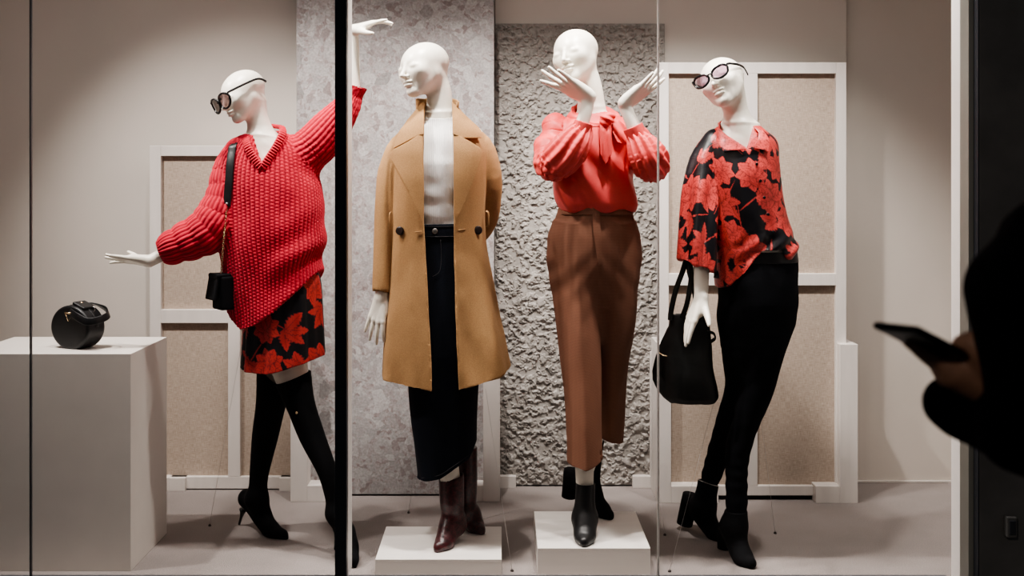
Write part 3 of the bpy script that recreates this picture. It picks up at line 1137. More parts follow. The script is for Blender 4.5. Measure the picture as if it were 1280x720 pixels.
hand1r = hand_prims(P(186, 327, d1 - .14), (-1, -.05, .10), (.08, -.35, -1), -1, curl=(-4, 2, 4, 0), spread=9, s=.95)
hand1l = hand_prims(P(441.5, 37, d1 - .01), (1, -.25, .30), (-.35, -.25, 1), 1, curl=(2, 12, 16, 14), spread=8, thumb=.4, s=.95)
B1 = mk_shape(head_prims(H1, R1, .90),
              [U(Tube([H1 + R1 @ np.array([0, .030, -.045]), P(321.5, 148, 3.885), P(330, 178, d1 - .005)], [.046, .041, .052]), .025),
               U(chest1.shrunk(.004), .05),
               U(Tube([P(302, 192, d1), P(280, 250, d1 - .05), P(262, 286, d1 - .08), P(232, 304, d1 - .10), P(186, 327, d1 - .14)], [.040, .036, .033, .028, .0215]), .02),
               U(Tube([P(380, 190, d1), P(433, 139, d1), P(442.5, 105, d1), P(441.5, 38, d1 - .01)], [.045, .030, .0225, .0195], per=3), .02),
               U(Tube([P(348, 420, d1 + .04), P(337, 505, 4.0), P(331, 545, 4.03), P(324, 600, 4.06)], [.07, .042, .036, .022]), .01),
               U(Tube([P(361, 420, d1), P(361, 455, 3.89), P(376, 503, 3.85), P(391, 545, 3.84), P(414, 610, 3.80)], [.075, .070, .044, .036, .022]), .01)],
              hand1r, hand1l)
B1.ops = [o for o in B1.ops]
body_build(m1, B1)

SW = Shape().add(sw_t).add(sl_r, .03).add(sl_l, .035)
hemF = hemcut([(240, 330), (285, 396), (300, 413), (318, 407), (345, 388), (372, 362), (398, 337), (440, 300)], d1 - .12)


def hem_sweater(Q):
    f = hemF(Q) * .8
    return np.where(np.abs(Q[:, 0] - px2x(340, d1)) < .24, f, -1.0)


SW.cut(hem_sweater)
vL, vR, vB = P(314, 173, d1 - .11), P(351, 160, d1 - .11), P(327, 206, d1 - .11)


SW.cut(lambda Q: -np.maximum.reduce([
    ((Q[:, 0] - vB[0]) * -(vL[2] - vB[2]) + (Q[:, 2] - vB[2]) * (vL[0] - vB[0])) / np.hypot(vL[0] - vB[0], vL[2] - vB[2]),
    ((Q[:, 0] - vB[0]) * (vR[2] - vB[2]) - (Q[:, 2] - vB[2]) * (vR[0] - vB[0])) / np.hypot(vR[0] - vB[0], vR[2] - vB[2]),
    Q[:, 1] - (d1 + .02)]))
SW.sub(Tube([P(326, 150, d1), P(331, 185, d1)], [.060, .066], per=1), .01)
SW.sub(Tube([P(220, 307, d1 - .10), P(190, 320, d1 - .13)], [.030, .042], per=1), .004)
SW.sub(Tube([P(438, 122, d1), P(450, 98, d1)], [.030, .033], per=1), .004)


def knit_phase(V):
    A, L, k = garment_color(V, [sw_t, sl_r, sl_l], None)
    R_ = np.where(k == 0, .165, .066)
    u = np.where(k == 0, A * R_ + 0.14 * np.clip(1.42 - V[:, 2], 0, 1) * np.sin(A) * 0.5, A * R_)
    pitch = np.where(k == 0, .0160, .0165)
    ph = u / pitch * 2 * PI
    st_ = L / .0125
    return ph, st_, k


def knit_disp(V):
    ph, s, k = knit_phase(V)
    rib = np.abs(np.cos(ph / 2)) ** 0.8
    stitch = 0.5 + 0.5 * np.cos(2 * PI * (s + 0.5 * (np.floor(ph / (2 * PI) + .5) % 2)))
    x_, z_ = V[:, 0] - px2x(340, d1), V[:, 2]
    fold = smoothwob(V, (7, 7, 4), .010, 3) + np.where(k == 0, .008 * np.sin((z_ - x_ * .75) * 38 + 1.5 * vnoise(V * 5, 4)) * np.clip((x_ + .02) * 6, 0, 1) * np.clip((1.32 - z_) * 5, 0, 1), 0)
    return fold + .0036 * rib + .0019 * stitch * rib - .003


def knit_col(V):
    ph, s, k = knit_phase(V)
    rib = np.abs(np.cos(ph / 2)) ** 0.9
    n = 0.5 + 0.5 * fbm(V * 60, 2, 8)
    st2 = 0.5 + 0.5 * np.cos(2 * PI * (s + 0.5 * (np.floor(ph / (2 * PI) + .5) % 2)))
    g = (0.45 + 0.55 * rib) * (0.9 + .2 * n) * (.80 + .20 * st2)  # shade between ribs and stitches painted into the wool colour
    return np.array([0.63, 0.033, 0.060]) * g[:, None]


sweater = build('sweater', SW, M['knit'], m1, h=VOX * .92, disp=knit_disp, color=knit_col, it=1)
# ribbed collar band of the V-neck
vpts = [P(352, 160, d1 - .02), P(353, 167, d1 - .075), P(346, 182, d1 - .103), P(335, 199, d1 - .119), P(328, 209, d1 - .123), P(322, 204, d1 - .121), P(314, 192, d1 - .112),
        P(309, 181, d1 - .095), P(309, 171, d1 - .05), P(318, 162, d1 + .02), P(336, 158, d1 + .03)]


def ribbed_band(name, pts, width, thick, cen, mat, parent, pitch=.010):
    path = spline(pts + [pts[0]], 26)
    L = np.concatenate([[0], np.cumsum(np.linalg.norm(np.diff(path, axis=0), axis=1))])
    Lk = np.arange(0, L[-1], .0016)
    path = np.column_stack([np.interp(Lk, L, path[:, k]) for k in range(3)])
    n = len(path)
    V = []; C_ = []
    prof = [(1, .2), (.8, .9), (.3, 1.0), (-.3, 1.0), (-.8, .9), (-1, .2), (-.6, -.6), (.6, -.6)]
    for i in range(n):
        t = nrm(path[(i + 1) % n] - path[i - 1])
        out = nrm(path[i] - np.array(cen)); out = nrm(out - t * out.dot(t))
        s = np.cross(t, out)
        rib = 0.5 + 0.5 * math.cos(2 * PI * Lk[i] / pitch)
        for (a, b) in prof:
            V.append(path[i] + s * a * width / 2 + out * b * (thick * (0.62 + .38 * rib)))
            C_.append(np.array([0.66, 0.038, 0.062]) * (0.5 + .5 * rib))  # grooves of the band darkened in colour, as painted shade
    F = [(i * 8 + k, i * 8 + (k + 1) % 8, ((i + 1) % n) * 8 + (k + 1) % 8, ((i + 1) % n) * 8 + k) for i in range(n) for k in range(8)]
    return mesh_obj(name, V, F, mat, parent, col=np.array(C_))


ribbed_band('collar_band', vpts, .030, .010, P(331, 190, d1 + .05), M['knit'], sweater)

sk1 = rows([(330, 312, 396, .10), (360, 308, 402, .115), (400, 306, 404, .125), (440, 304, 406, .13), (472, 302, 408, .135)], d1, 2.1,
           fold=lambda A, z: (.035 * np.cos(A * 9 + .8) + .02 * np.cos(A * 17 + 2)) * np.clip((1.22 - z) * 3, 0.1, 1))
SK = Shape().add(sk1).cut(hemcut([(280, 466), (303, 466), (335, 466.5), (352, 463), (378, 455), (408, 446), (440, 440)], d1 - .1))
SK.sub(Tube([P(352, 452, d1), P(354, 490, d1)], [.108, .112], per=1), .004)
build('skirt', SK, M['print_skirt'], m1, h=VOX * .85,
      color=lambda V: floral(sk1.uv(V)[0] * .155, V[:, 2], 21, .165, .105, leafs=.5, red=(.60, .055, .052)))


def boot_tall(root, pts, rads, heel, ball, toe, ankle, ra, hz, cutpts, dcut, heel_top, heel_bot):
    S = Shape()
    S.add(Tube(pts, rads))
    for op, p, k in shoe_prims(heel, ball, toe, ankle, ra, hz, toe_r=.005): S.add(p, max(k, .02))
    S.cut(lambda Q: Q[:, 2] - np.interp(Q[:, 0], [P(*c, dcut)[0] for c in cutpts], [P(*c, dcut)[2] for c in cutpts]))
    o = build('boot', S, M['suede'], root)
    V, F = tube_mesh(spline([heel_top, (np.array(heel_top) * .55 + np.array(heel_bot) * .45), heel_bot], 4), [.016, .013, .010, .008, .006, .0055, .005, .0048, .005], n=12)
    mesh_obj('heel', V, F, M['leather'], o)
    return o


boot_tall(m1, [P(347, 452, 3.94), P(339, 503, 4.0), P(331.5, 545, 4.03), P(324, 592, 4.06), P(322, 622, 4.06)], [.078, .058, .0505, .037, .034],
          P(309, 631, 4.13), P(338, 668, 4.03), P(359, 667, 3.985) * np.array([1, 1, 0]), P(321, 624, 4.06), .034, 0,
          [(300, 466), (333, 466), (347, 480), (352, 485), (420, 485)], 3.95, P(304, 637, 4.135), P(299, 655, 4.15) * np.array([1, 1, 0]) + (0, 0, .003))
b1f = boot_tall(m1, [P(361, 455, 3.89), P(375, 503, 3.855), P(390, 545, 3.84), P(410, 592, 3.81), P(421, 640, 3.80)], [.080, .054, .047, .035, .030],
                P(424, 652, 3.84), P(436, 690, 3.74) , P(444, 707, 3.69) * np.array([1, 1, 0]), P(421, 642, 3.80), .031, 0,
                [(300, 486), (340, 484), (347, 480), (382, 466.5), (440, 460)], 3.85, P(421, 662, 3.86), P(419, 690, 3.87) * np.array([1, 1, 0]) + (0, 0, .003))
st1 = build('stud', Shape().add(Ell(P(371, 516, 3.80), (.005, .004, .005))), M['gold'], b1f, h=.0012)


# ---------------------------------------------------------------- sunglasses
def sunglasses(name, label, C, R, rx, rz, cat_eye, lensmat, s=1.0, drop=0.0, rim=.0030):
    """frame front at the eyes of the head with centre C and axes R; temples run back over the sides"""
    T = lambda x, y, z: C + R @ (np.array([x, y, z]) * s * np.array(HSV))
    root = thing(name, T(0, -.10, .006), label, 'sunglasses', None)
    yb = -.104

    def outline(sx, k):
        a = 2 * PI * k / 40
        x, z = math.cos(a) * rx, math.sin(a) * rz
        if x * 1.0 > 0: z += cat_eye * max(0, z) * (x / rx) * 1.1; x *= 1 + .08 * (z > 0)
        z *= 1.0 if z > 0 else 1.05
        X = sx * (.034 + x)
        return T(X, yb + .55 * (abs(X) - .02) ** 2 * 9 - .004, .004 + drop + z)
    for sx in (-1, 1):
        ring = [outline(sx, k) for k in range(40)]
        V, F = tube_mesh(ring, rim * s, n=8, closed=True)
        r = mesh_obj('rim', V, F, M['glasses'], root)
        c = sum(ring) / 40
        Vl = ring + [c + R @ np.array([0, -.003, 0])]
        mesh_obj('lens', Vl, [(k, (k + 1) % 40, 40) for k in range(40)], lensmat, root)
        zt = .004 + drop + rz * .72
        hx = sx * (.034 + rx)
        tp = [T(hx + sx * .003, yb + .004, zt), T(sx * .071, -.088, zt + .002), T(sx * .073, -.075, zt + .003), T(sx * .0775, -.02, zt + .008), T(sx * .0765, .035, zt + .010), T(sx * .074, .058, zt + .002), T(sx * .071, .074, zt - .014)]
        V, F = tube_mesh(spline(tp, 6), 0, flat=(.0085 * s, .0036 * s, [R @ np.array([sx, 0, 0])] * 37))
        mesh_obj('temple', V, F, M['glasses'], root)
    V, F = tube_mesh(spline([T(-.012, yb - .004, .010 + drop), T(0, yb - .008, .013 + drop), T(.012, yb - .004, .010 + drop)], 5), .003 * s, n=8)
    mesh_obj('bridge', V, F, M['glasses'], root)
    return root


sunglasses('sunglasses', 'black framed sunglasses with brown lenses on the head of the red sweater mannequin', H1, R1, .0315, .0310, .12, M['lens_dark'], s=.95, drop=-.007, rim=.0042)

# ---------------------------------------------------------------- crossbody bag of mannequin 1
cb = thing('crossbody_bag', P(277, 380, 3.80), 'small black crossbody bag hanging beside the red sweater on a strap and chain', 'bag')
Rb = np.array(Matrix.Rotation(math.radians(-52), 3, 'Z'))
cbc = P(278, 364, 3.80)
bd = build('bag_body', Shape().add(RBox(cbc + (0.006, 0, -.004), (.042, .030, .062), .010, Rb)), M['suede'], cb, h=.0025)
fl = Shape().add(RBox(cbc + Rb @ np.array([-.004, -.036, .016]), (.043, .004, .046), .0035, Rb @ np.array(Matrix.Rotation(math.radians(-10), 3, 'X'))))
fl.add(RBox(cbc + Rb @ np.array([-.002, -.003, .060]), (.043, .032, .0055), .005, Rb), .01)
build('flap', fl, M['suede'], cb, h=.002)
sp = []
for (x, y) in ((291.5, 181), (289.5, 190), (287.5, 205), (286, 225), (284.5, 243), (283.5, 258)):
    zz = px2z(y, d1); xx = px2x(x, d1 - .09)
    sp.append((xx, 0, zz))
strap_pts = []
for i, (xx, _, zz) in enumerate(sp):
    yy = min(sw_t.front(xx, zz), d1 - .005) - .018
    strap_pts.append(np.array([px2x((291.5, 289.5, 287.5, 286, 284.5, 283.5)[i], yy), yy, px2z((181, 190, 205, 225, 243, 258)[i], yy)]))
back = [strap_pts[0] + (0.004, .05, .008), strap_pts[0] + (0.006, .10, -.02)]
strap('shoulder_strap', back[::-1] + strap_pts, .030, .004, (-.25, -1, .25), M['leather'], cb)
build('stud', Shape().add(Ell(strap_pts[-1] + (0.001, -.004, .010), (.0045, .0035, .0045))), M['steel'], cb, h=.0012)
ch0 = strap_pts[-1] + (0, 0, -.002); ch1 = P(276, 347, 3.80)
nl = 34
V_, F_ = [], []
for i in range(nl):
    t = (i + .5) / nl
    c = ch0 * (1 - t) + ch1 * t + np.array([.004 * math.sin(t * PI), -.02 * math.sin(t * PI), 0])
    dirn = nrm(ch1 - ch0)
    side = nrm(np.cross(dirn, (0, 1, 0))) if i % 2 else nrm(np.cross(dirn, (1, 0, 0)))
    ring = [c + dirn * .0056 * math.cos(2 * PI * k / 10) + side * .0036 * math.sin(2 * PI * k / 10) for k in range(10)]
    v, f = tube_mesh(ring, .0011, n=5, closed=True)
    b0 = len(V_); V_ += v; F_ += [tuple(b0 + j for j in q_) for q_ in f]
mesh_obj('chain', V_, F_, M['gold'], cb)

# ---------------------------------------------------------------- 2: camel coat
d2 = 3.82
m2 = thing('mannequin', P(570, 690, d2)*np.array([1,1,0]) + (0, 0, PH2), 'mannequin wearing a long camel coat, white top and dark denim skirt on a plinth', 'mannequin')
R2 = frame_axes((-.68, -.73, -.08), (-.28, -.05, .95))
H2 = P(529, 85.5, 3.79)
hand2 = hand_prims(P(477, 372, 3.77), (-.22, -.12, -1), (-.35, -1, .1), -1, curl=(10, 8, 6, 4), spread=7, thumb=0, s=1.0)
top_r = rows([(143, 529, 567, .062), (150, 527, 569, .068), (160, 516, 580, .085), (180, 512, 588, .110), (208, 512, 588, .124), (232, 514, 586, .123), (262, 517, 583, .120), (290, 517, 583, .116)], d2, 2.1)
B2 = mk_shape(head_prims(H2, R2, 1.0),
              [U(Tube([H2 + R2 @ np.array([0, .040, -.05]), P(549, 118, 3.82), P(549, 150, d2)], [.052, .046, .052]), .03),
               U(top_r.shrunk(.010), .03),
               U(Tube([P(524, 168, d2), P(509, 178, d2), P(489, 240, d2), P(477, 372, 3.77)], [.04, .046, .037, .0235]), .03),
               U(Tube([P(578, 168, d2), P(594, 178, d2), P(608, 240, 3.88), P(598, 300, 3.98)], [.04, .044, .036, .028]), .03),
               U(Ell(P(550, 320, d2), (.13, .085, .15)), .03),
               U(Tube([P(536, 340, d2), P(545, 470, d2 - .02), P(563, 600, 3.79)], [.075, .05, .036]), .03),
               U(Tube([P(565, 340, d2), P(575, 470, 3.86), P(584, 560, 3.90), P(584, 600, 3.91)], [.075, .045, .028, .022]), .0)],
              hand2)
body_build(m2, B2)


def top_disp(V):
    z = V[:, 2]
    x = V[:, 0] - px2x(549, d2)
    folds = .006 * np.sin((z - .35 * np.abs(x)) * 75 + 1.5) * np.exp(-((z - 1.14) / .07) ** 2)
    return folds + smoothwob(V, (8, 8, 14), .004, 15)


top2 = build('top', Shape().add(top_r).add(Tube([P(549, 136, d2 - .002), P(549, 152, d2)], [.060, .064], per=1), .015)
             .sub(Tube([P(549, 120, d2), P(549, 139, d2)], [.0545, .0545], per=1))
             .cut(lambda Q: (Q[:, 2] - px2z(146, d2) - (Q[:, 1] - d2) * .12) * .9), M['white_rib'], m2, disp=top_disp)
den = rows([(279, 517, 583, .119), (297, 516, 586, .121), (330, 512, 594, .123), (400, 509, 600, .127), (487, 511, 598, .125), (560, 518, 596, .118), (615, 523, 594, .112)], d2, 2.1)
dcut = hemcut([(490, 604), (523, 604), (550, 596), (569, 584), (588, 574), (597, 555), (620, 545)], d2 - .08)
DN = Shape().add(den).cut(dcut).sub(Tube([P(556, 540, d2), P(556, 620, d2)], [.092, .1], per=1), .004)
denim = build('denim_skirt', DN, M['denim'], m2, disp=lambda V: smoothwob(V, (9, 9, 4), .004, 5))
wb = rows([(280, 516.5, 584, .1225), (296.5, 515, 587, .1245)], d2, 2.1)
build('waistband', Shape().add(wb).sub(wb.shrunk(.004)).cut(lambda Q: px2z(297, d2) - Q[:, 2]).cut(lambda Q: Q[:, 2] - px2z(281, d2)), M['denim'], denim, h=.0025)
fb = lambda x, y, o: np.array([px2x(x, d2 - .105), den.front(px2x(x, d2 - .105), px2z(y, d2 - .105)) - o, px2z(y, d2 - .105)])
V, F = tube_mesh([fb(544, 288.5, .001), fb(544, 288.5, .006), fb(544, 288.5, .008)], [.010, .010, .007], n=16)
mesh_obj('jeans_button', V, F, M['steel'], denim)
for (xa, ya, xb, yb_) in ((522, 283, 583, 283), (522, 295.5, 583, 295.5)):
    cord('stitching', [fb(xa + (xb - xa) * t, ya, .0045) for t in np.linspace(0, 1, 8)], .0011, M['denim_thread'], denim, per=3, n=5)
cord('stitching', [fb(551, 299, .004), fb(552, 320, .005), fb(550, 338, .005), fb(541, 345, .005)], .0011, M['denim_thread'], denim, per=4, n=5)
hemz = [(526, 600), (550, 592), (569, 580), (586, 571)]
cord('stitching', [np.array([px2x(x, d2 - .1), den.front(px2x(x, d2 - .1), px2z(y, d2 - .1)) - .004, px2z(y, d2 - .1)]) for x, y in hemz], .0010, M['denim_thread'], denim, per=6, n=5)

ct = rows([(130, 527, 570, .066), (140, 519, 579, .078), (152, 509, 591, .094), (168, 497, 605, .112), (195, 492, 610, .132), (230, 491, 608, .140), (280, 490, 606, .140), (340, 488, 614, .146),
           (410, 482, 628, .160), (500, 476, 646, .178)], d2, 2.25,
          fold=lambda A, z: np.clip((1.15 - z) * 1.6, 0, 1) * (.028 * np.cos(A * 7 + 1.0) + .016 * np.cos(A * 12)))
cin = rows([(126, 529, 568, .050), (140, 523, 575, .060), (152, 513, 587, .076), (168, 502, 600, .094), (195, 497, 605, .114), (230, 496, 603, .122), (280, 495, 601, .122), (340, 493, 609, .128),
            (410, 487, 623, .142), (500, 481, 641, .159), (520, 481, 641, .159)], d2, 2.25,
           fold=lambda A, z: np.clip((1.15 - z) * 1.6, 0, 1) * (.028 * np.cos(A * 7 + 1.0) + .016 * np.cos(A * 12)))
cs_l = Tube([P(513, 171, d2), P(499, 191, d2), P(488, 225, d2 - .01), P(482, 290, d2 - .025), P(477.5, 360, d2 - .045)], [.040, .051, .049, .042, .033], ref=(0, -1, 0))
cs_r = Tube([P(589, 171, d2), P(603, 191, d2 + .01), P(610, 232, d2 + .03), P(606, 275, d2 + .09), P(594, 300, d2 + .16)], [.040, .052, .053, .048, .036], ref=(0, -1, 0))
CO = Shape().add(ct).sub(cin).add(cs_l, .005).add(cs_r, .005)
CO.sub(Tube([P(478, 345, d2 - .04), P(477, 366, d2 - .047)], [.026, .029], per=1), .003)
CO.sub(Tube([P(549, 115, d2), P(549, 140, d2)], [.062, .064], per=1), .004)
gz_ = [P(0, y, d2 - .14)[2] for y in (500, 487, 280, 130, 120)]
gl_ = [px2x(x, d2 - .14) for x in (541, 540, 530, 529, 529)]
gr_ = [px2x(x, d2 - .14) for x in (574, 573, 567.5, 566, 566)]


def gap(Q):
    l = np.interp(Q[:, 2], gz_, gl_); r = np.interp(Q[:, 2], gz_, gr_)
    return -np.maximum(np.maximum(l - Q[:, 0], Q[:, 0] - r), Q[:, 1] - d2)


CO.cut(gap)
chem = hemcut([(450, 479), (476, 480), (505, 484), (540, 487.5), (574, 487.5), (600, 481), (625, 474), (646, 464), (670, 455)], d2 - .15)
CO.cut(lambda Q: np.where(Q[:, 2] < .9, chem(Q), -1.0))


def coat_disp(V):
    z = V[:, 2]
    x = V[:, 0] - px2x(549, d2)
    dia = .0025 * np.sin((z * .5 + x) * 42 + 2) * np.clip((1.25 - z) * 2, 0, 1) * (x > .08)
    return smoothwob(V, (9, 9, 2.6), .007, 41) * np.clip((1.45 - z) * 2, .25, 1) + dia + smoothwob(V, (22, 22, 10), .0018, 43)


coat = build('coat', CO, M['coat'], m2, disp=coat_disp)


def sheet(name, poly, surf, d0, off, mat, parent, thick=.006, res=.006, lift=None, smooth_it=0):
    """flat-cut cloth piece (photo outline) lying on the front of a garment"""
    W = np.array([P(x, y, d0) for x, y in poly])[:, [0, 2]]
    bm = bmesh.new()
    lo, hi = W.min(0), W.max(0)
    # grid clipped to the outline
    vs = [bm.verts.new((p[0], 0, p[1])) for p in W]
    bm.faces.new(vs)
    for ax, n_ in ((0, (1, 0, 0)), (1, (0, 0, 1))):
        k = lo[ax] + res
        while k < hi[ax]:
            co = (k, 0, 0) if ax == 0 else (0, 0, k)
            bmesh.ops.bisect_plane(bm, geom=bm.verts[:] + bm.edges[:] + bm.faces[:], plane_co=co, plane_no=n_)
            k += res
    bmesh.ops.triangulate(bm, faces=[f for f in bm.faces if len(f.verts) > 4])
    for v in bm.verts:
        y = surf(v.co.x, v.co.z) - off
        if lift is not None: y -= lift(v.co.x, v.co.z)
        # keep the measured outline when the cloth is nearer or farther than d0
        v.co = Vector((v.co.x * y / d0, y, CH + (v.co.z - CH) * y / d0))
    o = bm_obj(name, bm, mat, parent, smooth=True)
    md = o.modifiers.new('cloth_thickness', 'SOLIDIFY'); md.thickness = thick; md.offset = 0
    bv = o.modifiers.new('soft_edge', 'BEVEL'); bv.width = thick * .3; bv.segments = 2; bv.limit_method = 'ANGLE'; bv.angle_limit = 1.2
    return o


cfront = lambda x, z: float(ct.front(x, z))
lapL = [(529, 281), (521, 262), (509, 236), (497, 212), (487, 193.5), (493, 187.5), (502, 182), (510, 177.5), (519, 172), (524, 168), (528.5, 166), (529, 200), (530, 240)]
lapR = [(568.5, 281), (577, 262), (588, 236), (598, 209), (604.5, 189.5), (598, 184), (588, 177.5), (579, 172.5), (572, 168), (566.5, 166), (567, 200), (567.5, 240)]
def lap_lift(xroll, xout, sgn):
    a, b_ = px2x(xroll, d2 - .13), px2x(xout, d2 - .13)
    return lambda x, z: .032 * np.clip((x - a) / (b_ - a), 0, 1) ** 1.2 * np.clip((z - px2z(281, d2 - .13)) / .035, 0, 1)


sheet('lapel', lapL, cfront, d2 - .13, .014, M['coat'], coat, lift=lap_lift(529, 490, -1), thick=.008)
sheet('lapel', lapR, cfront, d2 - .13, .014, M['coat'], coat, lift=lap_lift(567, 603, 1), thick=.008)
colL = [(530, 168), (524, 169), (514, 174), (503, 180), (492.5, 185.5), (495, 176), (501, 163), (510, 150), (519, 139), (526, 130), (530, 127)]
colR = [(566, 168), (572, 170), (579, 172.5), (590, 172.8), (601.5, 172.5), (596, 163), (588, 152), (578, 142), (570, 134), (565, 127)]
def cfront2(x, z):
    zc = px2z(152, d2)
    return cfront(x, min(z, zc)) + max(0, z - zc) * .75
sheet('collar', colL, cfront2, d2 - .12, .019, M['coat'], coat)
sheet('collar', colR, cfront2, d2 - .12, .019, M['coat'], coat)
V, F = tube_mesh(spline([P(524, 134, d2 - .05), P(521, 130, d2), P(530, 130, d2 + .055), P(549, 129, d2 + .07), P(566, 130, d2 + .055), P(572, 133, d2), P(571, 134, d2 - .05)], 6), 0, flat=(.040, .008, [nrm(p - P(549, 130, d2)) for p in spline([P(524, 134, d2 - .05), P(521, 130, d2), P(530, 130, d2 + .055), P(549, 129, d2 + .07), P(566, 130, d2 + .055), P(572, 133, d2), P(571, 134, d2 - .05)], 6)]))
mesh_obj('back_collar', V, F, M['coat'], coat)
for (x, y) in ((499, 289), (597, 288.5)):
    dd = d2 - .13
    c = np.array([px2x(x, dd), cfront(px2x(x, dd), px2z(y, dd)) - .006, px2z(y, dd)])
    n_ = nrm(((-.35 if x < 549 else .35), -1, .05))
    V, F = tube_mesh([c, c + n_ * .004, c + n_ * .006, c + n_ * .0065], [.0155, .0155, .0135, .011], n=24)
    mesh_obj('button', V, F, M['button'], coat)
for (x, y) in ((522.5, 290), (577, 287.5)):
    dd = d2 - .14
    g = lambda xx, yy: np.array([px2x(xx, dd), cfront(px2x(xx, dd), px2z(yy, dd)) - .003, px2z(yy, dd)])
    cord('buttonhole', [g(x - 4.5, y + .6), g(x, y), g(x + 4.5, y - .6)], .0022, M['coat'], coat, n=6)
for sx, xs in ((-1, (490, 487.2, 487.2, 490)), (1, (607.5, 610.5, 610.5, 607.5))):
    pts = [P(xs[0], 264, d2 - .055), P(xs[1], 267, d2 - .062), P(xs[2], 281, d2 - .062), P(xs[3], 284.5, d2 - .055)]
    strap('belt_loop', pts, .007, .003, (sx * .6, -1, 0), M['coat'], coat)


def ankle_boot(root, shaft, srad, heel, ball, toe, ankle, ra, mat, topcut=None, toe_r=.010, floor=0.0, hollow=None, heelblock=None, pointed=True, w=.034):
    S = Shape().add(Tube(shaft, srad))
    for op, p, k in shoe_prims(heel, ball, toe, ankle, ra, 0, toe_r=toe_r, w=w): S.add(p, max(k, .018))
    if topcut is not None: S.cut(topcut)
    if hollow is not None: S.sub(hollow, .002)
    S.cut(lambda Q: floor - Q[:, 2])
    o = build('boot', S, mat, root, h=.0027)
    if heelblock is not None:
        kind, top, bot, r0, r1 = heelblock
        top, bot = np.array(top), np.array(bot)
        V, F = tube_mesh([top + (top - bot) * .35, top, top * .5 + bot * .5, bot], [r0, r0, (r0 + r1) / 2, r1], n=20)
        mesh_obj('heel', V, F, mat, o)
    return o


G2 = np.array([1, 1, 0]); L2 = np.array([0, 0, PH2])
fl2 = lambda x, d: np.array([px2x(x, d), d, PH2])
ankle_boot(m2, [P(564, 592, 3.80), P(565, 625, 3.80), P(567, 652, 3.81)], [.047, .045, .037], fl2(568, 3.84) + (0, 0, .055), fl2(556, 3.745), fl2(546, 3.70), P(567, 655, 3.815), .037, M['snake'],
           topcut=lambda Q: Q[:, 2] - np.interp(Q[:, 0], [px2x(547, 3.79), px2x(582, 3.79)], [px2z(601, 3.79), px2z(592, 3.79)]),
           floor=PH2, hollow=Tube([P(564, 580, 3.80), P(564, 606, 3.80)], [.0415, .0415], per=1),
           heelblock=('s', fl2(569, 3.86) + (0, 0, .05), fl2(570, 3.868) + (0, 0, .001), .013, .006), toe_r=.007)
ankle_boot(m2, [P(584, 548, 3.89), P(584, 575, 3.90), P(584, 615, 3.91), P(583, 640, 3.93)], [.038, .038, .037, .031], fl2(580, 3.98) + (0, 0, .06), fl2(594, 3.92), fl2(602.5, 3.885), P(583, 643, 3.94), .033, M['snake'],
           topcut=lambda Q: Q[:, 2] - px2z(558, 3.9), floor=PH2,
           heelblock=('s', fl2(579, 3.99) + (0, 0, .05), fl2(578, 3.99) + (0, 0, .001), .013, .006), toe_r=.007)

# ---------------------------------------------------------------- 3: coral blouse, brown trousers
d3 = 3.83
m3 = thing('mannequin', P(740, 690, d3)*G2 + (0, 0, PH3), 'mannequin with both palms raised, in coral blouse and brown trousers on a plinth', 'mannequin')
R3 = frame_axes((-.48, -.87, -.02), (-.25, 0, .97))
H3 = P(719, 69, 3.80)
hand3r = hand_prims(P(736, 122, 3.66), (-.86, -.12, .50), (-.36, -.58, -.72), -1, curl=(0, 5, 4, -4), spread=11, thumb=-.35, tz=.25, s=1.12)
hand3l = hand_prims(P(781, 130, 3.66), (.78, -.10, .62), (.45, -.55, -.68), 1, curl=(4, 8, 9, 2), spread=7, thumb=-.35, tz=.25, s=1.06)
bl_t = rows([(138, 722, 757, .060), (147, 708, 776, .074), (158, 694, 790, .092), (175, 688, 797, .108), (205, 689, 795, .124), (235, 693, 794, .128), (252, 694, 795, .126), (263, 699, 793, .114)], d3, 2.2)
bs_r = Tube([P(697, 162, d3), P(688, 190, 3.77), P(691, 206, 3.70), P(706, 193, 3.665), P(719, 177, 3.655), P(726.5, 164, 3.655)], [.056, .062, .060, .066, .054, .034], ref=(0, -1, 0))
bs_l = Tube([P(786, 164, d3), P(803, 192, 3.77), P(813, 206, 3.71), P(812, 200, 3.66), P(804, 186, 3.65), P(797, 172, 3.655)], [.056, .056, .060, .066, .052, .032], ref=(0, -1, 0))
B3 = mk_shape(head_prims(H3, R3, 1.02),
              [U(Tube([H3 + R3 @ np.array([0, .035, -.05]), P(737, 112, 3.82), P(740, 148, d3)], [.052, .047, .053]), .03),
               U(bl_t.shrunk(.014), .03),
               U(Tube([P(697, 165, d3), P(691, 204, 3.70), P(708, 188, 3.665), P(726, 160, 3.655), P(736, 124, 3.66)], [.042, .034, .030, .025, .022], per=2), .02),
               U(Tube([P(787, 165, d3), P(812, 204, 3.71), P(806, 190, 3.66), P(795, 166, 3.655), P(781, 132, 3.66)], [.042, .034, .030, .025, .022], per=2), .02),
               U(Ell(P(743, 300, d3), (.135, .085, .13)), .03),
               U(Tube([P(722, 320, d3), P(728, 450, 3.78), P(731, 610, 3.76)], [.075, .05, .031]), .03),
               U(Tube([P(768, 320, d3), P(760, 450, 3.90), P(746, 540, 3.98), P(738, 600, 4.04)], [.075, .045, .028, .022]), .0)],
              hand3r, hand3l)
body_build(m3, B3)


